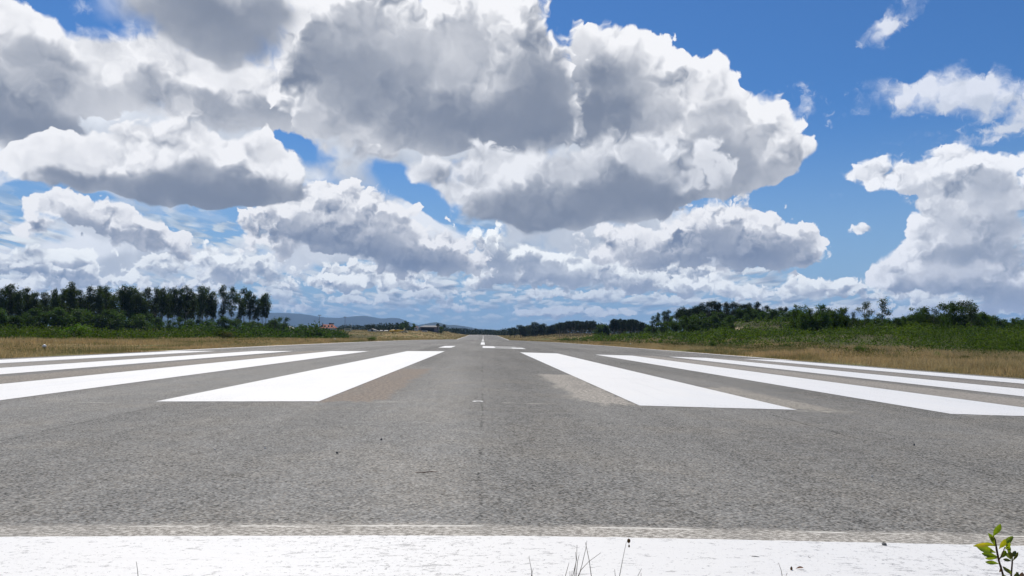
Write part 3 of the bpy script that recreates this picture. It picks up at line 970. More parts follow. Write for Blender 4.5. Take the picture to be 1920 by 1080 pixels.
def make_tree(kind, seed):
    """returns (height, trunk mesh, crown mesh) built at 16 m for the tall kinds; origin at the foot"""
    r = np.random.default_rng(seed)
    if kind == 'eucalypt':
        h = 16.0
        tb, pts, ends = trunk_mesh(r, h * 0.97, 0.20, 0.04, 9, 0.015, 0.35)
        start = r.uniform(0.34, 0.50)
        cs, rs, ns = [], [], []
        m_ = int(r.integers(9, 13))
        for k in range(m_):
            f = start + (0.93 - start) * (k + r.uniform(0.1, 0.8)) / m_
            w = 2.5 * (0.42 + 0.70 * math.sin(PI * min(1, (f - start) / (1.05 - start)) ** 0.85)) * r.uniform(0.75, 1.1)
            a = r.uniform(0, 2 * PI)
            off = w * r.uniform(0.25, 0.62)
            cs.append(np.array([math.cos(a) * off, math.sin(a) * off, f * h]))
            q = w * r.uniform(0.42, 0.68)
            rs.append(np.array([q, q, q * r.uniform(0.75, 1.1)]))
            ns.append(int(150 * q * q + 30))
        cs.append(np.array([0.1, 0.0, 0.945 * h])); rs.append(np.array([0.95, 0.95, 0.85])); ns.append(150)
        V, Fc = clumps(r, cs, rs, ns, 0.40, 0.45)
        leaf, bark = M['eucalypt'], M['bark_pale']
    elif kind == 'pine':
        h = 9.0
        tb, pts, ends = trunk_mesh(r, h * 0.9, 0.16, 0.06, 6, 0.03, 0.45)
        cs, rs, ns = [], [], []
        for k in range(9):
            a = r.uniform(0, 2 * PI)
            off = r.uniform(0.1, 1.6)
            z = h * (0.90 - 0.16 * (off / 1.6) ** 2 - r.uniform(0, 0.16))
            q = r.uniform(0.75, 1.25)
            cs.append(np.array([math.cos(a) * off, math.sin(a) * off, z]))
            rs.append(np.array([q, q, q * 0.75]))
            ns.append(int(150 * q * q))
        V, Fc = clumps(r, cs, rs, ns, 0.30, 0.4, 0.3)
        leaf, bark = M['pine'], M['bark_dark']
    elif kind == 'broadleaf':
        h = 7.0
        tb, pts, ends = trunk_mesh(r, h * 0.8, 0.15, 0.05, 7, 0.04, 0.25)
        cs, rs, ns = [], [], []
        for k in range(15):
            f = r.uniform(0.2, 0.9)
            w = 2.5 * math.sin(PI * (0.12 + f * 0.8)) ** 0.7
            a = r.uniform(0, 2 * PI)
            off = w * r.uniform(0.0, 0.7)
            q = w * r.uniform(0.28, 0.48)
            cs.append(np.array([math.cos(a) * off, math.sin(a) * off, f * h]))
            rs.append(np.array([q, q, q * 0.85]))
            ns.append(int(230 * q * q + 30))
        V, Fc = clumps(r, cs, rs, ns, 0.27, 0.4)
        leaf, bark = M['broadleaf'], M['bark_dark']
    elif kind == 'sapling':          # slim, open crown on a visible stem
        h = 8.0
        tb, pts, ends = trunk_mesh(r, h * 0.92, 0.12, 0.03, 8, 0.03, 0.3)
        cs, rs, ns = [], [], []
        for k in range(11):
            f = 0.36 + 0.6 * (k + r.uniform(0, 0.8)) / 11
            w = 1.5 * math.sin(PI * min(0.97, (f - 0.22) / 0.85)) ** 0.7
            a = r.uniform(0, 2 * PI)
            off = w * r.uniform(0.2, 0.8)
            q = r.uniform(0.5, 0.9)
            cs.append(np.array([math.cos(a) * off, math.sin(a) * off, f * h]))
            rs.append(np.array([q, q, q]))
            ns.append(int(330 * q * q))
        V, Fc = clumps(r, cs, rs, ns, 0.24, 0.3)
        leaf, bark = M['eucalypt'], M['bark_pale']
    else:                            # bush: low, wide, leafy to the ground
        h = 2.0
        tb, pts, ends = trunk_mesh(r, 1.2, 0.05, 0.02, 5, 0.05, 0.15)
        cs, rs, ns = [], [], []
        for k in range(13):
            a = r.uniform(0, 2 * PI)
            off = r.uniform(0, 0.85)
            z = r.uniform(0.3, 1.55) * (1 - 0.35 * off)
            q = r.uniform(0.3, 0.5)
            cs.append(np.array([math.cos(a) * off, math.sin(a) * off, z]))
            rs.append(np.array([q, q, q * 0.9]))
            ns.append(int(1000 * q * q))
        V, Fc = clumps(r, cs, rs, ns, 0.12, 0.4, 0.2)
        leaf, bark = M['fresh'], M['bark_dark']
    crown = np_mesh(kind + ' crown', V, Fc, [leaf])
    mt_ = bpy.data.meshes.new(kind + ' trunk')
    mt_.from_pydata(tb.v, [], tb.f)
    mt_.materials.append(bark)
    mt_.update()
    return h, mt_, crown


TREES = {k: [make_tree(k, 100 * i + j) for j in range(n)] for i, (k, n) in enumerate((('eucalypt', 8), ('pine', 5), ('broadleaf', 6), ('sapling', 4), ('bush', 5)))}
CAT = {'eucalypt': 'tree', 'pine': 'tree', 'broadleaf': 'tree', 'sapling': 'tree', 'bush': 'bush'}
NAME = {'eucalypt': 'eucalyptus_tree', 'pine': 'pine_tree', 'broadleaf': 'broadleaf_tree', 'sapling': 'slender_tree', 'bush': 'bush'}


def plant(kind, px, ytop, Yd, label, group=None, wide=1.0, leaf=None):
    """a tree at the distance Yd whose top reaches the given height in the photograph"""
    top = at(px, ytop, Yd)
    zg = gzf(top.x, top.y)
    H = max(0.4, top.z - zg)
    h, tm, cm = TREES[kind][random.randrange(len(TREES[kind]))]
    s = H / h
    root = empty(NAME[kind], (top.x, top.y, zg), label, CAT[kind], group, random.uniform(0, 2 * PI))
    w = s * wide * random.uniform(0.9, 1.1)
    root.scale = (w, w, s)
    t_ = link('stem' if kind == 'bush' else 'trunk', tm, root)
    c_ = link('foliage' if kind == 'bush' else 'crown', cm, root)
    if leaf:
        c_.data = cm.copy()
        c_.data.materials[0] = M[leaf]
    return root


ORD = ('first', 'second', 'third', 'fourth', 'fifth', 'sixth', 'seventh', 'eighth', 'ninth', 'tenth', 'eleventh', 'twelfth', 'thirteenth', 'fourteenth', 'fifteenth', 'sixteenth',
       'seventeenth', 'eighteenth', 'nineteenth', 'twentieth', 'twenty-first', 'twenty-second', 'twenty-third', 'twenty-fourth', 'twenty-fifth', 'twenty-sixth', 'twenty-seventh',
       'twenty-eighth', 'twenty-ninth', 'thirtieth', 'thirty-first', 'thirty-second', 'thirty-third', 'thirty-fourth', 'thirty-fifth', 'thirty-sixth', 'thirty-seventh', 'thirty-eighth',
       'thirty-ninth', 'fortieth', 'forty-first', 'forty-second', 'forty-third', 'forty-fourth', 'forty-fifth', 'forty-sixth', 'forty-seventh', 'forty-eighth')

# the tall eucalyptus row at the left: crown tops as seen
row = [(4, 540), (21, 532), (37, 544), (53, 538), (70, 547), (84, 547), (104, 541), (120, 540), (135, 528), (150, 543), (169, 536), (187, 536), (201, 536), (215, 553), (233, 534), (244, 536),
       (253, 541), (266, 548), (279, 538), (294, 538), (306, 539), (318, 540), (328, 538), (338, 541), (350, 535), (362, 548), (379, 535), (390, 538), (400, 546), (420, 534), (436, 537), (449, 549),
       (459, 539), (469, 545), (477, 552), (485, 560), (493, 554), (500, 549)]
for i, (px, yt) in enumerate(row):
    Yd = 232 + px * 0.2 + random.uniform(-6, 6)
    how = 'tallest, ' if yt == 528 else ''
    lab = f'{how}{ORD[i]} eucalyptus from the left end of the tall row left of the runway'
    if i == len(row) - 1:
        lab = 'last eucalyptus at the right end of the tall row, thin open crown on bare trunk'
    plant('eucalypt', px, yt, Yd, lab, 'tall eucalyptus trees in a row left of the runway', wide=0.9 if px < 405 else 0.78)
# their second and third rows, seen only as the dark filling between the front crowns
for i in range(50):
    px = -20 + (i + random.random()) * (290 / 38) if i < 38 else 280 + (i - 38 + random.random()) * (120 / 12)
    near = min(row, key=lambda q: abs(q[0] - px))[1]
    plant('eucalypt', px, near + random.uniform(9, 24), 262 + px * 0.2 + random.uniform(-14, 22),
          'shaded eucalyptus standing behind the front row of the tall left row', 'eucalyptus trees behind the front row', wide=0.95)
for i in range(46):
    px = -15 + (i + random.random()) * (535 / 46)
    yt = random.uniform(572, 590) if px < 290 else random.uniform(590, 602)
    plant('broadleaf', px, yt, 218 + px * 0.2 + random.uniform(-8, 8), 'low dark bushy tree at the foot of the tall eucalyptus row', 'low trees under the eucalyptus row', wide=1.25)
# smaller trees to the right of the row
for px, yt, k, Yd, lab, w in ((521.8, 592, 'broadleaf', 360, 'round dark tree just right of the eucalyptus row, left one of a pair', 1.0),
                              (536, 592, 'broadleaf', 365, 'narrow dark tree, right one of the pair beside the eucalyptus row', 0.75),
                              (530, 604, 'broadleaf', 350, 'lighter green round tree behind the pale gabled house', 1.6),
                              (512, 598, 'broadleaf', 350, 'small dark tree between the eucalyptus row and the round pair', 1.2),
                              (566, 606, 'broadleaf', 520, 'broad dome-shaped dark tree standing alone before the blue hills', 1.9),
                              (760, 599, 'broadleaf', 600, 'tall dark tree at the right end of the wood behind the yellow aircraft', 1.0),
                              (752, 603, 'broadleaf', 620, 'dark tree touching the left side of the tall tree behind the aircraft', 1.1),
                              (775.5, 604.5, 'broadleaf', 590, 'dark pointed tree just left of the long dark roofed hangar', 0.9),
                              (821, 605.5, 'pine', 640, 'dark umbrella-like tree behind the right end of the hangar', 1.0),
                              (832.5, 607, 'pine', 640, 'dark tree right of the hangar with a round head', 1.0),
                              (827, 611, 'broadleaf', 630, 'low dark tree between the two round-headed trees by the hangar', 1.0),
                              (603, 609, 'broadleaf', 700, 'small dark treetop showing left behind the red roof', 1.0),
                              (594, 611, 'broadleaf', 600, 'dark bushy tree left of the red roofed building', 1.3)):
    plant(k, px, yt, Yd, lab, wide=w)

# the wooded mound at the right, pines along its top
pines = [(1274, 577), (1282, 571), (1292, 574), (1304, 569), (1316, 563), (1330, 563), (1339, 562), (1348, 564), (1362, 563), (1375, 562), (1387, 567), (1397, 567), (1404, 565), (1420, 563),
         (1437, 570), (1463, 573), (1473, 573)]
for i, (px, yt) in enumerate(pines):
    plant('pine', px, yt, 262 + random.uniform(-14, 14), f'{ORD[i]} dark pine from the left along the top of the wooded mound', 'pines along the top of the mound', wide=1.05)
for i in range(16):
    px = 1278 + i * 10.5 + random.uniform(-4, 4)
    plant('pine', px, 571 + abs(px - 1350) * 0.04 + random.uniform(0, 6), 284 + random.uniform(-8, 8), 'dark pine in the back rank of the wooded mound', 'pines in the back rank of the mound', wide=1.15)
for i in range(18):
    px = 1290 + i * 9.5 + random.uniform(-3, 3)
    plant('broadleaf', px, 578 + random.uniform(0, 6), 276, 'shaded leafy tree under the pines on top of the mound', 'shaded trees under the mound pines', wide=1.5, leaf='pine')
slope = [(1268, 592), (1283, 588), (1296, 583), (1312, 586), (1328, 580), (1343, 590), (1352, 582), (1368, 588), (1386, 578), (1401, 585), (1416, 577), (1430, 583), (1446, 580), (1460, 586), (1300, 599), (1322, 600),
         (1340, 604), (1358, 601), (1372, 603), (1290, 604), (1470, 588), (1478, 594), (1452, 594), (1440, 598), (1393, 572), (1410, 571), (1424, 573), (1438, 578), (1450, 577), (1466, 580), (1476, 581), (1484, 578), (1375, 592), (1400, 590), (1422, 589), (1436, 592), (1458, 590), (1474, 594)]
for i, (px, yt) in enumerate(slope):
    plant('broadleaf', px, yt, (226 if px < 1375 else 240) + (600 - yt) * 0.6 + random.uniform(-4, 4), 'dark green leafy tree on the near slope of the mound below the pines', 'leafy trees on the slope of the mound', wide=1.35)
# loose group left of the mound
for i, (px, yt) in enumerate([(1224, 592), (1234, 586), (1246, 583), (1253, 581), (1260, 592), (1229, 604), (1240, 602), (1251, 600), (1267, 600), (1216, 606)]):
    plant('eucalypt' if yt < 600 else 'broadleaf', px, yt, 290 + random.uniform(-10, 10), f'{ORD[i]} of the loose open-crowned trees left of the wooded mound', 'loose trees left of the mound', wide=1.0 if yt < 600 else 1.5)
# row running on to the right edge
right = [(1490, 567, 'broadleaf', 1.0), (1500, 566, 'broadleaf', .9), (1509, 576, 'broadleaf', 1.0), (1520, 573, 'broadleaf', .9), (1532, 576, 'broadleaf', .9), (1542, 567, 'broadleaf', 1.0), (1552, 575, 'broadleaf', 1.0), (1560, 573, 'broadleaf', 1.0),
         (1576, 572, 'broadleaf', .8), (1582, 573, 'broadleaf', .75), (1598, 585, 'sapling', 1.2), (1621, 567, 'sapling', 1.25), (1653, 560, 'sapling', 1.3),
         (1667, 591, 'broadleaf', 1.0), (1682, 592, 'broadleaf', 1.0), (1697, 588, 'broadleaf', .8), (1718, 572, 'broadleaf', 1.0), (1731, 570, 'broadleaf', .95), (1751, 578, 'sapling', 1.2), (1764, 583, 'broadleaf', .9),
         (1774, 564, 'broadleaf', .95), (1786, 562, 'broadleaf', .95), (1801, 566, 'sapling', 1.2), (1813, 565, 'sapling', 1.4), (1821, 569, 'sapling', 1.3), (1833, 584, 'broadleaf', 1.1), (1849, 584, 'broadleaf', 1.0),
         (1865, 599, 'broadleaf', 1.0), (1901, 594, 'broadleaf', 1.2), (1917, 592, 'broadleaf', 1.2)]
SPEC = {1653: 'tallest slender tree standing alone above the scrub right of the mound', 1621: 'slender open tree left of the tallest lone tree', 1598: 'thin sparse small tree leaning over the scrub'}
for i, (px, yt, k, w) in enumerate(right):
    plant(k, px, yt, 150 + random.uniform(-6, 6), SPEC.get(px, f'{ORD[i]} tree from the left in the uneven row right of the mound'), 'uneven row of trees right of the mound', wide=w)
for i in range(60):
    px = 1480 + (i + random.random()) * (450 / 60)
    yt = random.uniform(580, 594)
    if 1592 < px < 1700: yt = random.uniform(591, 600)
    if px > 1870: yt += 14
    plant('broadleaf', px, yt, 156 + random.uniform(-5, 8), 'low dark leafy tree filling the row right of the mound', 'low trees filling the right row', wide=1.2)
# wood beyond the right field, dense dark block
for i in range(30):
    px = 1146 + i * 2.45 + random.uniform(-1, 1)
    yt = 597 + sst(1188, 1216, px) * 9 + random.uniform(0, 4)
    plant('eucalypt', px, yt, 420 + random.uniform(-10, 25), 'tree in the dense dark wood beyond the right hand field', 'dense dark wood beyond the right field', wide=1.25, leaf='pine')
for i, px in enumerate((1122, 1128, 1134, 1140)):
    plant('broadleaf', px, 606 + (i % 2) * 3, 430, f'{ORD[i]} from the left of four lighter trees in the gap between two dark woods', 'lighter trees in the gap', wide=1.1)
for i in range(34):
    px = 1046 + i * 2.1 + random.uniform(-1, 1)
    plant('eucalypt', px, 601 + random.uniform(-1, 3) + sst(1070, 1046, px) * 3, 520 + random.uniform(-10, 30), 'tree in the long dark wood right of the far runway end', 'long dark wood right of the far runway end', wide=1.3, leaf='pine')
for i, (px, yt) in enumerate([(957, 613), (965, 612), (976, 607), (983, 610), (992, 608), (1000, 604), (1005, 601), (1012, 606), (1020, 604), (1027, 608), (1036, 607), (1043, 605)]):
    plant('broadleaf', px, yt, 640 + random.uniform(-10, 20), f'{ORD[i]} round tree from the left in the dark group right of the far runway end', 'round trees right of the far runway end', wide=1.4, leaf='pine')


# far woods that read as one dark mass
def far_wood(name, spans, label, seed):
    r = np.random.default_rng(seed)
    Vs, Fs, n = [], [], 0
    for (x0, x1, y0, y1, Yd, step) in spans:
        px = x0
        while px < x1:
            f = (px - x0) / (x1 - x0)
            yt = y0 + (y1 - y0) * f + r.uniform(-1.2, 1.8)
            Y_ = Yd * r.uniform(0.97, 1.06)
            top = at(px, yt, Y_)
            zg = gzf(top.x, top.y) - 1.0
            H = max(2.5, top.z - zg)
            k = 55
            d = r.normal(size=(k, 3))
            d /= np.linalg.norm(d, axis=1, keepdims=True)
            w = H * r.uniform(0.28, 0.45)
            P = np.array([top.x, top.y, zg + H * 0.52]) + d * np.array([w, w, H * 0.5]) * r.uniform(0.6, 1.05, (k, 1))
            V, Fc = quads(P, H * 0.20, r)
            Vs.append(V); Fs.append(Fc + n); n += len(V)
            px += step * r.uniform(0.6, 1.4)
    o = link(name, np_mesh(name, np.concatenate(Vs), np.concatenate(Fs), [M['far_leaf']]))
    tag(o, label, 'woodland', kind='stuff')


far_wood('far_woods', [(560, 700, 613, 611, 760, 2.2), (640, 700, 609, 609, 1000, 2.0), (690, 765, 608, 605, 700, 1.8), (700, 775, 611, 611, 690, 1.8), (765, 860, 614, 615, 900, 2.0), (830, 930, 614.5, 618.5, 1150, 1.6), (880, 960, 620, 620, 1080, 1.3),
                       (930, 1000, 618, 612, 900, 1.6), (980, 1130, 611, 607, 700, 2.0), (1120, 1240, 609, 611, 560, 2.2), (500, 640, 613, 614, 640, 2.2), (1850, 1960, 604, 603, 240, 3.0)],
         'distant dark woods along the horizon behind the airfield', 3)

# single bushes in front
for px, yt, yb_Y, lab, w, leaf in ((142, 600.5, 105, 'round bright green bush against the dark foot of the eucalyptus row', 1.6, 'fresh'),
                                   (411, 609, 150, 'upright dark green bush at the edge of the left grass', 0.9, 'bramble'),
                                   (425, 614, 150, 'small grey green bush right beside the upright bush', 1.2, 'heath'),
                                   (1758, 655, 43, 'small fresh green shrub in the dry grass near the right edge', 1.1, 'fresh'),
                                   (1810, 662, 41, 'low sparse yellow green shrub right of the fresh green shrub', 1.5, 'heath'),
                                   (1610, 644, 62, 'small dark bush in the dry grass below the lone trees', 1.6, 'bramble'),
                                   (1480, 640, 78, 'dark low bush at the front of the right scrub', 1.8, 'bramble'),
                                   (1335, 636, 95, 'little tuft-like bush on the right verge before the mound', 1.4, 'bramble'),
                                   (700, 629, 120, 'small dark bush at the right end of the left scrub', 2.2, 'bramble')):
    plant('bush', px, yt, yb_Y, lab, None, w, leaf)


# ------------------------------------------------------------------ scrub belts and dry grass
def frustum(x, y, margin=60):
    px = 960 + F_PX * ((x - CAM.x) * RT.x + y * RT.y) / np.maximum((x - CAM.x) * fw.x + y * fw.y, 0.1)
    return (px > -margin) & (px < 1920 + margin)


def hump(x, y, cell, seed):
    a = lump(x, y, cell, seed)
    b_ = lump(x, y, cell * 0.35, seed + 50)
    return np.clip(0.70 + 0.42 * a + 0.30 * b_, 0.15, 1.7)


def scrub(name, mat, nb, per, xr, yr, hfun, label, seed, leaf=0.15, inside=None, rmul=1.0):
    """overlapping rounded bushes of very different size, each a shell of leaves"""
    r = np.random.default_rng(seed)
    y = yr[0] * (yr[1] / yr[0]) ** r.random(nb)
    x = r.uniform(xr[0], xr[1], nb)
    h = hfun(x, y) * r.uniform(0.45, 1.35, nb)
    k = frustum(x, y, 90) & (h > 0.12)
    x, y, h = x[k], y[k], h[k]
    rad_ = h * r.uniform(0.55, 1.1, len(x)) * rmul
    area = h * rad_
    n = np.maximum(6, (per * area * np.clip(70 / y, 0.33, 1.6) ** 1.3)).astype(int)
    idx = np.repeat(np.arange(len(x)), n)
    d = r.normal(size=(len(idx), 3))
    d /= np.linalg.norm(d, axis=1, keepdims=True)
    d[:, 2] = np.abs(d[:, 2])
    q = (0.62 + 0.42 * r.random(len(idx)) ** 0.7) * (1 + 0.10 * r.normal(size=len(idx)))
    px_ = x[idx] + d[:, 0] * rad_[idx] * q
    py_ = y[idx] + d[:, 1] * rad_[idx] * q
    pz_ = gz(px_, py_) + d[:, 2] * h[idx] * q
    s_ = leaf * np.clip(y[idx] / 70.0, 0.6, 3.5)
    V, Fc = quads(np.stack([px_, py_, pz_], 1), s_, r, 0.5, 0.6)
    o = link(name, np_mesh(name, V, Fc, [mat]))
    tag(o, label, 'scrub', kind='stuff')
    return o


def h_left(x, y):
    edge = -37.5 - 0.035 * y + 2.5 * lump(x, y, 12, 21)
    return 1.55 * hump(x, y, 7.0, 22) * sst(0, -6, x - edge) * sst(335, 300, y)


def h_right(x, y):
    edge = 24.5 + 2.5 * lump(x, y, 14, 31) + 5 * sst(40, 90, y) * sst(130, 80, y)
    d = np.sqrt((x - 74) ** 2 + (y - 236) ** 2)
    return (0.40 + 1.25 * sst(0, 24, x - edge)) * hump(x, y, 8.0, 32) * sst(0, 4, x - edge) * sst(2.0, 4.0, d)


scrub('left_scrub', M['bramble'], 9000, 90, (-150, -34), (30, 330), h_left, 'bright green scrub belt left of the runway below the eucalyptus row', 41)
scrub('right_scrub', M['bramble'], 16000, 90, (24, 190), (22, 400), h_right, 'wide green scrub rising to the right of the runway', 42)
scrub('left_heath', M['heath'], 5000, 260, (-60, -32), (30, 330),
      lambda x, y: 0.5 * hump(x, y, 5, 25) * sst(0, 3, x - (-41 - 0.035 * y)) * sst(0, -2.5, x - (-36 - 0.03 * y)), 'brownish low growth in front of the left scrub', 43, 0.08)
scrub('right_heath', M['heath'], 7000, 260, (20, 60), (20, 330),
      lambda x, y: 0.45 * hump(x, y, 5, 35) * sst(0, 3, x - (22.5 + 2 * lump(x, y, 10, 36))) * sst(14, 4, x - 26), 'brownish low growth in front of the right scrub', 44, 0.08)
scrub('building_scrub', M['broadleaf'], 3200, 90, (-200, -34), (150, 430),
      lambda x, y: 3.3 * hump(x, y, 9, 45) * sst(0, -7, x - (-0.1225 * y - 12)) * sst(160, 240, y) * sst(0, 14, x + 0.40 * y), 'dark green scrub in front of the red roofed building', 45, 0.20)
scrub('field_scrub', M['heath'], 3500, 120, (34, 260), (260, 640), lambda x, y: 0.7 * hump(x, y, 20, 47) * sst(0, 12, x - 34), 'low olive green growth on the far right field', 46, 0.14)


scrub('verge_weeds', M['bramble'], 5200, 300, (-60, 60), (19, 330),
      lambda x, y: 0.46 * np.clip(0.2 + 1.4 * lump(x, y, 4.5, 61), 0, 1.3) * sst(15.6, 17.5, np.abs(x)) * sst(45, 38, np.abs(x)), 'low green weeds scattered through the dry verge grass', 48, 0.06)


def grass(name, mat, specs, label, seed):
    """blades: each one a narrow bent triangle pair"""
    r = np.random.default_rng(seed)
    Vs, Fs, n0 = [], [], 0
    for (xa, xb, ya, yb, n, hh, wd) in specs:
        y = r.uniform(ya, yb, n)
        x = r.uniform(xa, xb, n)
        edge = 15.32 + 0.10 * lump(x * 0, y, 1.3, 8)
        k = frustum(x, y) & (np.abs(x) > edge)
        k &= r.random(n) < np.clip(0.6 + 0.9 * lump(x, y, 2.6, 9), 0.10, 1.0)
        x, y = x[k], y[k]
        m_ = len(x)
        h = hh * r.uniform(0.35, 1.1, m_) * np.clip(0.8 + 0.7 * lump(x, y, 3.5, 10), 0.25, 1.8) * (0.35 + 0.65 * sst(15.2, 16.6, np.abs(x)))
        a = r.uniform(0, 2 * PI, m_)
        w = wd * r.uniform(0.6, 1.4, m_)
        ln = h * r.uniform(0.0, 0.5, m_)
        b_ = r.uniform(0, 2 * PI, m_)
        z = gz(x, y) - 0.03
        c_, s_ = np.cos(a) * w * .5, np.sin(a) * w * .5
        p0 = np.stack([x - c_, y - s_, z], 1)
        p1 = np.stack([x + c_, y + s_, z], 1)
        mx_, my_ = x + np.cos(b_) * ln * .35, y + np.sin(b_) * ln * .35
        p2 = np.stack([mx_ + c_ * .7, my_ + s_ * .7, z + h * .6], 1)
        p3 = np.stack([mx_ - c_ * .7, my_ - s_ * .7, z + h * .6], 1)
        tx, ty = x + np.cos(b_) * ln, y + np.sin(b_) * ln
        p4 = np.stack([tx + c_ * .15, ty + s_ * .15, z + h], 1)
        p5 = np.stack([tx - c_ * .15, ty - s_ * .15, z + h], 1)
        V = np.stack([p0, p1, p2, p3, p4, p5], 1).reshape(-1, 3)
        q = np.arange(m_)[:, None] * 6 + n0
        Fs.append(np.concatenate([q + np.array([[0, 1, 2, 3]]), q + np.array([[3, 2, 4, 5]])]))
        Vs.append(V)
        n0 += len(V)
    o = link(name, np_mesh(name, np.concatenate(Vs), np.concatenate(Fs), [mat]))
    tag(o, label, 'grass', kind='stuff')
    return o


def straw_material():
    mt, b, p, out = new_mat('dry grass blades')
    pos = wpos(b)
    x, y, z = b.sep(pos)
    p2 = b.comb(x, b.mul(y, 0.45), 0.0)
    n1 = b.noise(p2, 0.16, 5, 0.65, dim='2D')
    n2 = b.noise(p2, 1.6, 4, 0.7, dim='2D')
    n3 = b.noise(pos, 25, 1, 0.5)
    straw = b.mix(n2, (0.27, 0.18, 0.068), (0.62, 0.47, 0.24))
    straw = b.mix(b.mul(b.smooth(n3, 0.5, 0.75), 0.6), straw, (0.78, 0.64, 0.38))
    green = b.mix(n2, (0.08, 0.10, 0.03), (0.20, 0.20, 0.07))
    c = b.mix(b.mul(b.smooth(n1, 0.47, 0.60), 0.8), straw, green)
    c = b.mix(b.smooth(y, 250, 420, 0.0, 0.6), c, (0.20, 0.17, 0.07))
    red = b.smooth(b.noise(p2, 0.5, 3, 0.6, dim='2D'), 0.55, 0.7)
    c = b.mix(b.mul(red, 0.35), c, (0.26, 0.14, 0.06))
    b.put(p.inputs['Base Color'], c)
    p.inputs['Roughness'].default_value = 0.7
    p.inputs['Specular IOR Level'].default_value = 0.2
    tr = b.N.new('ShaderNodeBsdfTranslucent')
    b.put(tr.inputs[0], c)
    mx = b.N.new('ShaderNodeMixShader')
    mx.inputs[0].default_value = 0.35
    b.L.new(p.outputs[0], mx.inputs[1])
    b.L.new(tr.outputs[0], mx.inputs[2])
    b.L.new(mx.outputs[0], out.inputs[0])
    return mt


M['straw'] = straw_material()
grass('left_dry_grass', M['straw'], [(-45, -15.2, 20, 48, 150000, 0.34, 0.016), (-52, -15.2, 48, 120, 130000, 0.34, 0.035), (-70, -15.2, 120, 330, 90000, 0.34, 0.09), (-120, -15.2, 330, 900, 60000, 0.4, 0.3)],
      'dry straw-coloured grass on the left verge', 51)
grass('right_dry_grass', M['straw'], [(15.2, 36, 18, 48, 170000, 0.40, 0.016), (15.2, 42, 48, 120, 120000, 0.38, 0.035), (15.2, 45, 120, 330, 70000, 0.36, 0.09), (15.2, 90, 330, 900, 50000, 0.4, 0.3)],
      'dry straw-coloured grass on the right verge', 52)



# ------------------------------------------------------------------ blue hills
def ridge(name, crest, Yc, depth, zbase, seed):
    r = np.random.default_rng(seed)
    pxs = np.linspace(crest[0][0], crest[-1][0], 260)
    ys = np.interp(pxs, [c_[0] for c_ in crest], [c_[1] for c_ in crest])
    ys = np.convolve(np.pad(ys, 3, 'edge'), np.ones(7) / 7, 'valid')
    rows = []
    ts = np.linspace(-1, 1, 25)
    for px, py in zip(pxs, ys):
        top = at(px, py, Yc)
        rows.append([(top.x + depth * t * 0.12, Yc + depth * t, zbase + (top.z - zbase) * (1 - abs(t) ** 1.35)) for t in ts])
    V = np.array(rows).reshape(-1, 3)
    am = 0.05 * (V[:, 2] - zbase)
    V[:, 2] += am * lump(V[:, 0], V[:, 1], 420, seed) * np.tile(np.clip(np.abs(ts) * 4, 0, 1), len(pxs))
    V[:, 2] += 4 * lump(V[:, 0], V[:, 1], 60, seed + 1)
    n = len(ts)
    ii = (np.arange(len(pxs) - 1)[:, None] * n + np.arange(n - 1)[None, :]).ravel()
    o = link(name, np_mesh(name, V, np.stack([ii, ii + 1, ii + 1 + n, ii + n], 1), [M['hill']], smooth=True))
    tag(o, kind='structure')


M['hill'] = simple('wooded hillside', (0.035, 0.05, 0.035), 0.95, 0.35, 0.004, spec=0.1)
ridge('hills', [(-250, 590), (0, 588), (200, 585), (400, 583), (480, 585.5), (500, 586.5), (520, 587), (550, 587), (570, 589), (595, 593), (620, 595.5), (637, 596.8), (652, 594), (672, 592.5), (690, 592.5),
                (705, 596), (720, 597), (737, 596), (745, 594.3), (755, 599), (765, 603), (775, 607), (790, 611), (810, 617)], 12000, 1500, -60, 61)
ridge('hills', [(760, 618), (775, 613), (790, 608), (810, 605), (822, 604.3), (835, 607.5), (844, 610.5), (852, 609), (862, 610), (880, 614), (900, 616.5), (960, 621), (1100, 626)], 8500, 900, -40, 63)

# ------------------------------------------------------------------ airfield buildings, far left
M['roof_red'] = simple('red clay roof tiles', (0.30, 0.085, 0.045), 0.8, 0.3, 1.2)
M['roof_pale'] = simple('pale sheet roof', (0.42, 0.40, 0.36), 0.6, 0.1, 0.6)
M['roof_dark'] = simple('dark sheet roof', (0.045, 0.05, 0.065), 0.6, 0.15, 0.6)
M['wall_white'] = simple('white render', (0.66, 0.64, 0.60), 0.85, 0.12, 0.7)
M['wall_grey'] = simple('grey render', (0.36, 0.36, 0.37), 0.85, 0.12, 0.7)
M['wall_pink'] = simple('faded pink render', (0.24, 0.19, 0.19), 0.85, 0.12, 0.7)
M['wall_green'] = simple('pale green render', (0.42, 0.50, 0.44), 0.85, 0.12, 0.7)
M['dark'] = simple('dark opening', (0.02, 0.022, 0.025), 0.5, 0.1, 1)
M['glass'] = simple('dark tinted glass', (0.02, 0.035, 0.05), 0.08, 0.05, 1, spec=0.6)
M['steel'] = simple('galvanised steel', (0.22, 0.23, 0.24), 0.5, 0.1, 2, metal=0.5)
M['yellow'] = simple('yellow aircraft paint', (0.70, 0.42, 0.03), 0.4, 0.08, 1)
M['cream'] = simple('cream paint', (0.75, 0.66, 0.42), 0.5, 0.08, 1)
M['rubber'] = simple('black rubber', (0.02, 0.02, 0.02), 0.8, 0.1, 3)


def site(px, Yd):
    p = at(px, 620, Yd)
    return p.x, Yd, gzf(p.x, Yd)


def zat(px, py, Yd):
    return at(px, py, Yd).z


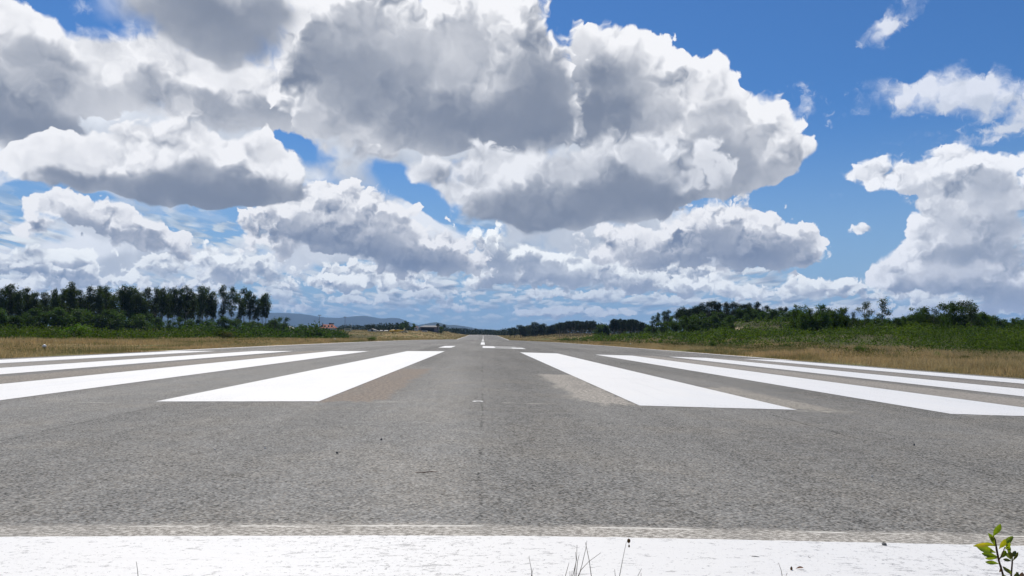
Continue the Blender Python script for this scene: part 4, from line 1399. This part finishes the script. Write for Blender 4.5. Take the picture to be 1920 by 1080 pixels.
def house(name, px0, px1, Yd, y_ridge, y_eave, depth, wall, roof, label, gable_front=False, windows=(), dark_doorway=None, cat='building', chimney=None):
    """walls with window panels and dark panels painting doorway shade, pitched roof with overhang"""
    x0, x1 = at(px0, 620, Yd).x, at(px1, 620, Yd).x
    xc, hw = (x0 + x1) / 2, (x1 - x0) / 2
    zg = gzf(xc, Yd)
    e, rg = zat((px0 + px1) / 2, y_eave, Yd) - zg, zat((px0 + px1) / 2, y_ridge, Yd) - zg
    root = empty(name, (xc, Yd, zg), label, cat)
    w = MB()
    o_ = 0.35
    if gable_front:
        w.add([(-hw, 0, -1), (hw, 0, -1), (hw, 0, e), (0, 0, rg - .1), (-hw, 0, e), (-hw, depth, -1), (hw, depth, -1), (hw, depth, e), (0, depth, rg - .1), (-hw, depth, e)],
              [(0, 1, 2, 3, 4), (5, 9, 8, 7, 6), (0, 4, 9, 5), (1, 6, 7, 2)])
        rf = MB()
        for s in (-1, 1):
            rf.add([(0, -o_, rg), (s * (hw + o_), -o_, e - .1), (s * (hw + o_), depth + o_, e - .1), (0, depth + o_, rg),
                    (0, -o_, rg + .15), (s * (hw + o_), -o_, e + .05), (s * (hw + o_), depth + o_, e + .05), (0, depth + o_, rg + .15)],
                   [(0, 1, 2, 3), (4, 7, 6, 5), (0, 4, 5, 1), (1, 5, 6, 2), (2, 6, 7, 3)])
    else:
        w.box(-hw, hw, 0, depth, -1, e)
        rf = MB()
        hip = min(hw * 0.35, depth * .4)
        rf.add([(-hw - o_, -o_, e + .003), (hw + o_, -o_, e + .003), (hw + o_, depth + o_, e + .003), (-hw - o_, depth + o_, e + .003), (-hw + hip, depth / 2, rg), (hw - hip, depth / 2, rg)],
               [(0, 1, 5, 4), (1, 2, 5), (2, 3, 4, 5), (3, 0, 4), (0, 3, 2, 1)])
    w.build('wall', M[wall], root)
    ro = rf.build('roof', M[roof], root)
    if chimney is not None:
        c_ = MB().box(chimney - .4, chimney + .4, depth / 2 - .4, depth / 2 + .4, rg - 1.0, rg + 1.1)
        c_.box(chimney - .5, chimney + .5, depth / 2 - .5, depth / 2 + .5, rg + 1.1, rg + 1.25)
        c_.build('chimney', M['wall_grey'], ro)
    for (a, b_, c_, d_) in windows:
        g_ = MB().box(a, b_, -.05, .003, c_, d_)
        wd = g_.build('window', M['glass'], root)
        MB().box(a - .12, b_ + .12, -.12, .002, c_ - .12, c_).build('sill', M['wall_white'], wd)
    if dark_doorway:
        a, b_, c_ = dark_doorway
        MB().box(a, b_, -.06, .004, -.2, c_).build('dark_doorway', M['dark'], root)  # near-black panel on the wall face, shade inside an open doorway
    return root


r_ = house('terminal_building', 598, 628, 620, 608.3, 615.0, 9, 'wall_white', 'roof_red', 'white airfield building with a wide red tiled roof', windows=[(-4.5, -3.2, 2.2, 3.6), (-2.2, -1.0, 2.2, 3.6), (0.6, 1.8, 2.2, 3.6), (3.0, 4.2, 2.2, 3.6)], chimney=-4.2, dark_doorway=(-.5, .4, 2.1))
# control tower cab rising behind the red roof
x_, y_, z_ = site(621, 634)
zt = zat(621, 605.6, 634) - z_
tw = empty('control_tower', (x_, y_, z_), 'dark glazed control tower cab rising behind the red tiled roof', 'tower')
MB().box(-1.0, 1.0, -1.0, 1.0, -1, zt - 2.3).build('shaft', M['wall_grey'], tw)
cab = MB()
n8 = 8
for (ra, za) in ((1.35, zt - 2.29), (1.95, zt - 0.45)):
    cab.v += [(ra * math.cos(2 * PI * (k + .5) / n8), ra * math.sin(2 * PI * (k + .5) / n8), za) for k in range(n8)]
cab.f += [(k, (k + 1) % n8, n8 + (k + 1) % n8, n8 + k) for k in range(n8)] + [tuple(range(n8))[::-1], tuple(range(n8, 2 * n8))]
cab.build('cab_glass', M['glass'], tw)
MB().tube([(0, 0, zt - .44), (0, 0, zt - .15)], [2.15, 2.15], 8).build('roof', M['roof_dark'], tw)
MB().tube([(0, 0, zt - .16), (0, 0, zt + 1.0)], [.05, .03], 6).build('antenna', M['steel'], tw)

house('gabled_house', 526.5, 549, 560, 611.8, 615.6, 9, 'wall_green', 'roof_pale', 'pale gabled house left of the tall lamp masts', True, windows=[(-2.6, -1.6, .9, 2.1), (1.4, 2.6, .9, 2.1)], dark_doorway=(-.4, .5, 2.0))
house('low_shed', 556, 578, 585, 615.8, 618.0, 8, 'wall_grey', 'roof_pale', 'long low shed with a pale roof right of the gabled house', windows=[(-2.5, -1.2, .9, 1.8)], dark_doorway=(1.0, 2.6, 1.8))
house('white_hangar', 689, 704, 560, 616.6, 619.0, 8, 'wall_white', 'roof_pale', 'small white shed with a dark doorway left of the yellow aircraft', True, windows=[(-2.4, -1.7, .8, 1.5)], dark_doorway=(-.2, 1.1, 1.7))
house('long_annex', 704.3, 734, 566, 619.0, 620.0, 6, 'wall_grey', 'roof_pale', 'long low grey annex between the white shed and the yellow aircraft', windows=[(-3.5, -2.5, .7, 1.3), (-.5, .5, .7, 1.3)], dark_doorway=(3.2, 4.1, 1.5))
house('long_hangar', 787, 827, 700, 610.0, 613.0, 16, 'wall_pink', 'roof_dark', 'long hangar with a dark roof and wide dark gates', windows=[(5.5, 6.6, 1.5, 4.0), (7.4, 8.5, 1.5, 4.0)], dark_doorway=(-8.0, 3.2, 3.0))
house('white_cottage', 776.5, 783.5, 660, 611.5, 613.8, 5, 'wall_white', 'roof_red', 'narrow white cottage wall glimpsed beside the pointed tree', True, windows=[(-.5, .5, 1.2, 2.2)])


def lamp_mast(px, ytop, Yd, label):
    x, y, z = site(px, Yd)
    h = zat(px, ytop, Yd) - z
    rt_ = empty('lamp_mast', (x, y, z), label, 'lamp mast', 'tall apron lamp masts')
    MB().tube([(0, 0, -.5), (0, 0, h)], [.20, .11], 8).build('pole', M['steel'], rt_)
    MB().box(-.95, .95, -.09, .09, h + .001, h + .18).build('crossarm', M['steel'], rt_)
    for xx in (-.75, 0, .75):
        MB().add([(xx - .28, -.35, h - .12), (xx + .28, -.35, h - .12), (xx + .28, .25, h - .02), (xx - .28, .25, h - .02), (xx - .28, -.35, h - .4), (xx + .28, -.35, h - .4), (xx + .28, .15, h - .25), (xx - .28, .15, h - .25)],
                 [(0, 1, 2, 3), (7, 6, 5, 4), (0, 4, 5, 1), (1, 5, 6, 2), (2, 6, 7, 3), (3, 7, 4, 0)]).build('floodlight', M['steel'], rt_)


lamp_mast(598.5, 591.0, 560, 'tall lamp mast just left of the red tiled roof')
lamp_mast(646.5, 594.3, 590, 'tall lamp mast standing alone right of the control tower')
x_, y_, z_ = site(658.5, 540)
fp = empty('flag_pole', (x_, y_, z_), 'thin white pole right of the second lamp mast', 'pole')
MB().tube([(0, 0, -.4), (0, 0, zat(658.5, 606, 540) - z_)], [.09, .05], 7).build('pole', M['wall_white'], fp)
MB().ellipsoid((0, 0, zat(658.5, 606, 540) - z_ + .08), (.12, .12, .12), 8, 6).build('finial', M['wall_white'], fp)


# yellow aircraft parked on the grass, nose to the left
def aircraft(px, Yd):
    x, y, z = site(px, Yd)
    rt_ = empty('light_aircraft', (x, y, z), 'yellow light aircraft parked on the far grass, nose to the left', 'aircraft')
    rt_.rotation_euler = (0, 0, rad(12))
    MB().tube([(-4.1, 0, 1.35), (-3.7, 0, 1.4), (-2.6, 0, 1.5), (-1.2, 0, 1.6), (0.4, 0, 1.6), (2.2, 0, 1.6), (3.8, 0, 1.7), (4.6, 0, 1.75)], [.22, .45, .55, .62, .6, .42, .24, .1], 12).build('fuselage', M['yellow'], rt_, smooth=True)
    MB().ellipsoid((-.5, 0, 2.05), (1.0, .42, .5), 12, 6, 0.0).build('canopy', M['glass'], rt_, smooth=True)
    for s in (-1, 1):
        MB().add([(-1.9, s * .4, 1.15), (.2, s * .4, 1.15), (-.1, s * 5.4, 1.45), (-1.4, s * 5.4, 1.45), (-1.9, s * .4, 1.38), (.2, s * .4, 1.32), (-.1, s * 5.4, 1.58), (-1.4, s * 5.4, 1.6)],
                 [(0, 1, 2, 3), (7, 6, 5, 4), (0, 4, 5, 1), (1, 5, 6, 2), (2, 6, 7, 3), (3, 7, 4, 0)]).build('wing', M['yellow'], rt_)
        MB().add([(3.7, s * .1, 1.75), (4.6, s * .1, 1.75), (4.6, s * 1.7, 1.8), (4.0, s * 1.7, 1.8), (3.7, s * .1, 1.85), (4.6, s * .1, 1.82), (4.6, s * 1.7, 1.88), (4.0, s * 1.7, 1.88)],
                 [(0, 1, 2, 3), (7, 6, 5, 4), (0, 4, 5, 1), (1, 5, 6, 2), (2, 6, 7, 3), (3, 7, 4, 0)]).build('tailplane', M['cream'], rt_)
        lg = MB().tube([(-2.0, s * .45, 1.2), (-2.1, s * 1.1, .38)], [.07, .05], 6).build('landing_leg', M['steel'], rt_)
        MB().tube([(-2.1, s * 1.02, .34), (-2.1, s * 1.2, .34)], [.34, .34], 14).build('wheel', M['rubber'], lg)
    MB().add([(3.5, -.05, 1.8), (4.7, -.05, 1.8), (5.0, -.04, 3.3), (4.5, -.04, 3.3), (3.5, .05, 1.8), (4.7, .05, 1.8), (5.0, .04, 3.3), (4.5, .04, 3.3)],
             [(0, 3, 2, 1), (4, 5, 6, 7), (0, 1, 5, 4), (1, 2, 6, 5), (2, 3, 7, 6), (3, 0, 4, 7)]).build('fin', M['cream'], rt_)
    MB().tube([(-4.35, 0, 1.35), (-4.09, 0, 1.35)], [.05, .2], 8).build('spinner', M['cream'], rt_)
    MB().add([(-4.25, -.07, .35), (-4.25, .07, .35), (-4.25, .07, 2.35), (-4.25, -.07, 2.35), (-4.2, -.07, .35), (-4.2, .07, .35), (-4.2, .07, 2.35), (-4.2, -.07, 2.35)],
             [(0, 3, 2, 1), (4, 5, 6, 7), (0, 1, 5, 4), (1, 2, 6, 5), (2, 3, 7, 6), (3, 0, 4, 7)]).build('propeller', M['dark'], rt_)


aircraft(743.5, 470)


def trailer(name, px, Yd, L, H, mat, label, cat):
    x, y, z = site(px, Yd)
    rt_ = empty(name, (x, y, z), label, cat)
    MB().add([(-L / 2, 0, .45), (L / 2, 0, .45), (L / 2, 2, .45), (-L / 2, 2, .45), (-L / 2 + .25, .1, H), (L / 2 - .35, .1, H), (L / 2 - .35, 1.9, H), (-L / 2 + .25, 1.9, H)],
             [(0, 3, 2, 1), (4, 5, 6, 7), (0, 1, 5, 4), (1, 2, 6, 5), (2, 3, 7, 6), (3, 0, 4, 7)]).build('body', M[mat], rt_)
    MB().box(-L / 2 + .6, L / 2 - .8, -.03, .05, H * .6, H * .85).build('window', M['glass'], rt_)
    for s in (-1, 1):
        MB().tube([(s * L * .3, -.05, .32), (s * L * .3, .2, .32)], [.32, .32], 14).build('wheel', M['rubber'], rt_)


trailer('parked_caravan', 758, 500, 3.9, 1.75, 'cream', 'cream caravan parked just right of the yellow aircraft', 'caravan')
trailer('parked_car', 796, 600, 4.2, 1.4, 'wall_white', 'pale car parked in front of the long hangar', 'car')
trailer('parked_van', 652, 545, 4.6, 2.1, 'cream', 'cream van half hidden by scrub below the second lamp mast', 'van')


# white edge markers on little stalks in the dry grass
M['opal'] = simple('white dome', (0.80, 0.80, 0.78), 0.35, 0.03, 5)
for (px, py, d_, label) in ((83, 653.5, 38, 'white domed edge light in the dry grass near the left border'), (628, 639.3, 115, 'small white domed edge light far along the left verge'),
                            (1182, 647.4, 105, 'small white domed edge light far along the right verge')):
    p = at(px, py, d_)
    zg = gzf(p.x, p.y)
    p.z = max(p.z, zg + .25)
    h = p.z - zg
    rt_ = empty('edge_light', (p.x, p.y, zg), label, 'edge light', 'white edge lights on the verges')
    MB().tube([(0, 0, -.05), (0, 0, h - .04)], [.035, .03], 8).build('stalk', M['dark'], rt_)
    MB().tube([(0, 0, h - .06), (0, 0, h - .02)], [.085, .09], 14).build('collar', M['steel'], rt_)
    MB().ellipsoid((0, 0, h - .019), (.088, .088, .10), 16, 8, 0.0).build('dome', M['opal'], rt_, smooth=True)


# ------------------------------------------------------------------ near plants at the end of the pavement
def gp(px, py):
    d = ray(px, py)
    t = 1.0
    for _ in range(30):
        p = CAM + d * t
        t = (float(zrun(p.x, p.y)) - CAM.z) / d.z
    return CAM + d * t


YP = 2.07
M['stem_brown'] = simple('brown stem', (0.085, 0.05, 0.03), 0.8, 0.3, 60)
M['straw_stem'] = simple('grey straw stem', (0.24, 0.20, 0.16), 0.8, 0.3, 60)
M['seed'] = simple('brown seed head', (0.12, 0.06, 0.02), 0.9, 0.4, 120)


def leaf_mat(name, c1, c2, tr=0.3):
    mt, b, p, out = new_mat(name)
    tc = b.N.new('ShaderNodeTexCoord').outputs['Object']
    n = b.noise(tc, 45, 4, 0.6)
    c = b.mix(b.smooth(n, 0.35, 0.65), c1, c2)
    b.put(p.inputs['Base Color'], c)
    p.inputs['Roughness'].default_value = 0.38
    tn = b.N.new('ShaderNodeBsdfTranslucent')
    b.put(tn.inputs[0], b.vmath('MULTIPLY', c, (1.5, 1.6, 0.5)))
    mx = b.N.new('ShaderNodeMixShader')
    mx.inputs[0].default_value = tr
    b.L.new(p.outputs[0], mx.inputs[1])
    b.L.new(tn.outputs[0], mx.inputs[2])
    b.L.new(mx.outputs[0], out.inputs[0])
    return mt


M['leaf_green'] = leaf_mat('glossy green leaf', (0.115, 0.17, 0.012), (0.20, 0.25, 0.018), 0.4)
M['leaf_yellow'] = leaf_mat('yellowing leaf', (0.26, 0.26, 0.02), (0.36, 0.30, 0.03), 0.4)
M['leaf_dark'] = leaf_mat('dark olive leaf', (0.05, 0.07, 0.015), (0.09, 0.11, 0.02), 0.15)
M['leaf_dead'] = leaf_mat('dead brown leaf', (0.16, 0.07, 0.03), (0.24, 0.13, 0.07), 0.1)


def leaf_mesh(p0, p1, width, droop, side):
    """folded leaf blade from p0 to p1, widest past the middle, with a keel and a rounded tip"""
    p0, p1 = Vector(p0), Vector(p1)
    ax = p1 - p0
    L = ax.length
    wv = ax.cross(Vector((0, 1, 0))).normalized()
    wv = (wv * math.cos(side) + Vector((0, 1, 0)) * math.sin(side)).normalized()
    nv = ax.normalized().cross(wv).normalized()
    prof = [0.10, 0.28, 0.55, 0.80, 0.96, 1.0, 0.90, 0.62, 0.18]
    mb = MB()
    n = len(prof)
    for i, w in enumerate(prof):
        t = i / (n - 1)
        c = p0 + ax * t + Vector((0, 0, -droop * L * (t * t) + droop * L * t)) * 1.0
        hw = width * 0.5 * w
        for k in (-1.0, -0.5, 0.0, 0.5, 1.0):
            mb.v.append(tuple(c + wv * hw * k + nv * (abs(k) ** 1.3 * hw * 0.42)))
    for i in range(n - 1):
        for k in range(4):
            a = i * 5 + k
            mb.f.append((a, a + 1, a + 6, a + 5))
    return mb


def P2(px, py, dy=0.0):
    return at(px, py, YP + dy)


root_z = -0.06
base = P2(1886, 1100)
seed_root = empty('seedling', (base.x, YP, root_z), 'leafy green seedling on brown stems at the lower right corner', 'plant')


def loc(p):
    return Vector(p) - Vector((base.x, YP, root_z))


MM = 1.0 / 738.0    # metres per photograph pixel at this distance
st = MB().tube([loc((base.x, YP, root_z - .01)), loc(P2(1885, 1130)), loc(P2(1882, 1082)), loc(P2(1873, 1052)), loc(P2(1869, 1032)), loc(P2(1866, 1012)), loc(P2(1862, 1004))],
               [.0032, .003, .0026, .0024, .0026, .0018, .001], 7)
st.build('stem', M['stem_brown'], seed_root)
st = MB().tube([loc((base.x, YP, root_z - .01)), loc(P2(1894, 1125, .01)), loc(P2(1896, 1080, .015)), loc(P2(1898, 1055, .015)), loc(P2(1898, 1042, .015))], [.003, .0026, .0022, .002, .0012], 7)
st.build('stem', M['stem_brown'], seed_root)
MB().tube([loc(P2(1873, 1050)), loc(P2(1879, 1040)), loc(P2(1884, 1026)), loc(P2(1890, 1032, .01))], [.0016, .0014, .0012, .001], 6).build('stem', M['stem_brown'], seed_root)
LV = [(1862, 1006, 1875.5, 982.5, 11, 'leaf_green', .05, .3), (1866, 1024, 1852.5, 1000, 11, 'leaf_green', .05, -.4), (1866, 1024, 1848, 1017, 9, 'leaf_green', .12, .7),
      (1866, 1022, 1825, 1023.5, 9, 'leaf_yellow', .16, .2), (1867, 1036, 1831, 1024, 13, 'leaf_green', .02, .1), (1874, 1046, 1841, 1038, 10, 'leaf_green', .10, -.2),
      (1870, 1047, 1847, 1046, 8, 'leaf_green', .10, .5), (1873, 1057, 1847.5, 1053.5, 8, 'leaf_green', .12, .1), (1874.5, 1028, 1899.5, 1006, 10, 'leaf_green', .05, .4),
      (1873, 1029, 1884, 1011, 13, 'leaf_yellow', .02, -.2), (1875, 1047, 1886, 1033, 9, 'leaf_green', .05, .3), (1885, 1030, 1893, 1017, 8, 'leaf_green', .0, .2), (1893, 1044, 1888, 1019, 10, 'leaf_green', .0, -.3),
      (1897, 1052, 1881, 1048.5, 6, 'leaf_dark', .1, .1), (1899, 1052, 1908.5, 1035, 6, 'leaf_dark', .0, .1), (1897, 1046, 1904.5, 1033, 7, 'leaf_dark', .2, .4), (1896, 1050, 1884, 1036, 8, 'leaf_green', .0, -.2),
      (1898, 1050, 1893, 1034, 7, 'leaf_dark', .0, .2), (1895, 1077, 1880, 1062, 6, 'leaf_dark', .0, .1), (1896, 1078, 1889, 1066, 7, 'leaf_green', .0, -.2), (1864, 1016, 1858, 1005, 6, 'leaf_green', 0, .2),
      (1878, 1060, 1874, 1073, 6, 'leaf_dead', .0, .2), (1892, 1088, 1878, 1078, 7, 'leaf_dark', .0, .1), (1899, 1088, 1909, 1073, 7, 'leaf_dark', .0, .3)]
for i, (a, b_, c_, d_, w, mt_, dr, sd_) in enumerate(LV):
    dd = ((i * 37) % 11 - 5) * 0.004
    leaf_mesh(loc(P2(a, b_)), loc(P2(c_, d_, dd)), w * MM, dr, sd_).build('leaf', M[mt_], seed_root, smooth=True)
# a second, darker little plant, only its top reaching into the picture
b2 = P2(1912, 1100)
s2 = empty('dark_sprig', (b2.x, YP, root_z), 'dark red and grey leafy sprig cut by the lower right corner', 'plant')
MB().tube([(0, 0, -.01), (P2(1912, 1085).x - b2.x, 0, P2(1912, 1085).z - root_z)], [.002, .0015], 6).build('stem', M['stem_brown'], s2)
for (a, b_, c_, d_, w, mt_) in ((1911, 1092, 1908, 1073, 7, 'leaf_dark'), (1913, 1092, 1919, 1074, 9, 'leaf_dead')):
    q0, q1 = P2(a, b_), P2(c_, d_)
    leaf_mesh((q0.x - b2.x, 0, q0.z - root_z), (q1.x - b2.x, 0.004, q1.z - root_z), w * MM, 0, .3).build('leaf', M[mt_], s2, smooth=True)


def grass_plant(name, stems, label, dy=0.0, cat='grass'):
    """stems: list of pixel polylines; each is a tapering stalk rooted in the soil"""
    x0 = P2(stems[0][0][0], 1100, dy).x
    rt_ = empty(name, (x0, YP + dy, root_z), label, cat)
    o0 = Vector((x0, YP + dy, root_z))
    for i, pl in enumerate(stems):
        pts = [P2(px, py, dy + 0.012 * math.sin(i * 2.1) * k) for k, (px, py) in enumerate(pl)]
        f = pts[0] + (pts[0] - pts[1]).normalized() * 0.01
        foot = Vector((pts[0].x + (pts[0].x - pts[1].x) * 0.5, YP + dy, root_z - .01))
        pts = [foot - o0] + [p - o0 for p in pts]
        n = len(pts)
        MB().tube(pts, [0.00095 * (1 - 0.72 * (k / (n - 1))) + 0.00022 for k in range(n)], 5).build('stalk', M['straw_stem'], rt_)
    return rt_


grass_plant('grass_tuft', [[(1060, 1080), (1067, 1055)], [(1069, 1082), (1068.5, 1071)], [(1074, 1080), (1081, 1050), (1082, 1022)], [(1078, 1068), (1080.5, 1050), (1079, 1035)],
                           [(1084, 1084), (1091, 1060), (1098, 1030), (1100.5, 1014)], [(1109, 1082), (1105, 1052), (1100, 1028), (1097.5, 1017)], [(1082, 1084), (1090, 1068), (1104, 1053), (1127, 1036)],
                           [(1071, 1084), (1073, 1070)], [(1080, 1082), (1083, 1052), (1086, 1040)]], 'thin dry grass tuft with crossing stalks before the white bar')
grass_plant('grass_stalk', [[(998, 1082), (996, 1066), (991.5, 1043)], [(996.5, 1078), (1000, 1066)]], 'lone dry stalk with a side leaf left of the crossing grass tuft', 0.01, 'stalk')
grass_plant('grass_stalk', [[(259, 1084), (258, 1070), (255.5, 1053)]], 'single short dry blade standing alone at the lower left', 0.02, 'stalk')
grass_plant('grass_stalk', [[(1467, 1084), (1465, 1070), (1459.5, 1055)], [(1472, 1084), (1476, 1074)]], 'single dry blade left of the small brown leaf on the bar', 0.02, 'stalk')
grass_plant('grass_stalk', [[(1195, 1082), (1203, 1066)], [(1202, 1084), (1202, 1074)]], 'short dry blades just right of the stalk with the seed head', 0.0, 'stalk')
sh_ = grass_plant('seed_stalk', [[(1161, 1084), (1167, 1052), (1174, 1018)], [(1154, 1084), (1152.5, 1067)]], 'thin stalk bearing a small brown seed head over the bar', 0.0, 'stalk')
o0 = sh_.location
q = P2(1179, 1014) - o0
MB().ellipsoid(q, (.0042, .004, .0058), 10, 8).build('seed_head', M['seed'], sh_, smooth=True)
q2 = P2(1179.5, 1024) - o0
MB().ellipsoid(q2, (.0022, .002, .0036), 8, 6).build('seed_head', M['seed'], sh_, smooth=True)
q3 = P2(1174.8, 1017.5) - o0
MB().tube([q3, (q3 + q) / 2 + Vector((0, 0, .002)), q, q2], [.0006, .0005, .0005, .0005], 5).build('stalk', M['straw_stem'], sh_)


# ------------------------------------------------------------------ bits lying on the pavement
M['stone'] = simple('grey pebble', (0.13, 0.13, 0.125), 0.8, 0.3, 90)
M['twig'] = simple('dry brown twig', (0.20, 0.12, 0.08), 0.9, 0.3, 90)
M['white_stone'] = simple('white pebble', (0.6, 0.59, 0.56), 0.7, 0.1, 90)


def pebble(px, py, w, h, mat, label, name='pebble', cat='pebble', seed=1, group=None):
    p = gp(px, py)
    mpp = p.y / F_PX
    r = np.random.default_rng(seed)
    mb = MB()
    a, c_ = w * mpp / 2, h * mpp
    mb.ellipsoid((0, 0, c_ * 0.35), (a, a * 0.7, c_ * 0.6), 10, 7)
    mb.v = [tuple(np.array(v) * (1 + 0.14 * r.normal(size=3))) for v in mb.v]
    o = mb.build(name, M[mat], None, (p.x, p.y, float(zrun(p.x, p.y)) + 0.004), smooth=False)
    o.rotation_euler = (0, 0, r.uniform(0, 3))
    tag(o, label, cat, group)


pebble(1658, 1024, 10, 5, 'stone', 'dark grey pebble on the white bar left of the green seedling', seed=3)
pebble(1484, 1071, 5, 6, 'seed', 'tiny dark clod beside the brown leaf on the bar', 'clod', 'clod', 4)
pebble(715, 826, 4, 3, 'stone', 'tiny dark pebble on the asphalt, farther of the two left of centre', seed=5)
pebble(632, 851, 5, 3, 'stone', 'tiny dark pebble on the asphalt, nearer of the two left of centre', seed=6)
pebble(1714, 836, 4, 3, 'stone', 'tiny dark pebble on the right side of the asphalt', seed=8)
pebble(1635, 895, 4, 2, 'white_stone', 'tiny white chip on the asphalt right of centre', 'stone_chip', 'chip', 9)
pebble(403, 844, 4, 2, 'white_stone', 'tiny white chip on the asphalt far left', 'stone_chip', 'chip', 10)
pebble(497, 842, 3, 2, 'white_stone', 'tiny white chip on the asphalt right of the leftmost chip', 'stone_chip', 'chip', 11)


def lying(name, pts, wd, mat, label, cat):
    ps = [gp(*q_) for q_ in pts]
    c0 = ps[0]
    z0 = float(zrun(c0.x, c0.y)) + 0.0042
    mb = MB().tube([(p.x - c0.x, p.y - c0.y, float(zrun(p.x, p.y)) + .0042 - z0 + wd * 0.8) for p in ps], [wd * 0.6] + [wd] * (len(ps) - 2) + [wd * 0.4], 6)
    tag(mb.build(name, M[mat], None, (c0.x, c0.y, z0)), label, cat)


lying('twig', [(779, 887.5), (795, 888), (808, 886.5), (823, 887)], 0.0026, 'twig', 'reddish brown twig lying on the asphalt left of the centre seam', 'twig')
lying('twig', [(1409, 1045.5), (1417, 1046), (1424, 1047)], 0.0014, 'stone', 'dark sliver of bark lying on the right part of the white bar', 'twig')
lying('twig', [(1515, 1046), (1520, 1049)], 0.0012, 'stone', 'short dark fibre on the bar right of the bark sliver', 'twig')
q0, q1 = gp(1492, 1070), gp(1507, 1070)
zb = float(zrun(q0.x, q0.y)) + .006
lf = leaf_mesh((0, 0, 0), (q1.x - q0.x, 0.004, .002), 0.010, .25, 1.2)
tag(lf.build('dry_leaf', M['leaf_dead'], None, (q0.x, q0.y, zb), smooth=True), 'curled dry brown leaf on the near edge of the bar', 'leaf')

# ------------------------------------------------------------------ the air
hz_m = bpy.data.materials.new('haze')
hz_m.use_nodes = True
ht = hz_m.node_tree
ht.nodes.clear()
ho = ht.nodes.new('ShaderNodeOutputMaterial')
pv = ht.nodes.new('ShaderNodeVolumePrincipled')
pv.inputs['Color'].default_value = (0.36, 0.60, 1.0, 1)
pv.inputs['Density'].default_value = 0.00006
pv.inputs['Anisotropy'].default_value = 0.0
ht.links.new(pv.outputs[0], ho.inputs['Volume'])
hb = MB().box(-16000, 16000, -60, 16000, -120, 520)
hzo = hb.build('haze', hz_m)
tag(hzo, kind='stuff')
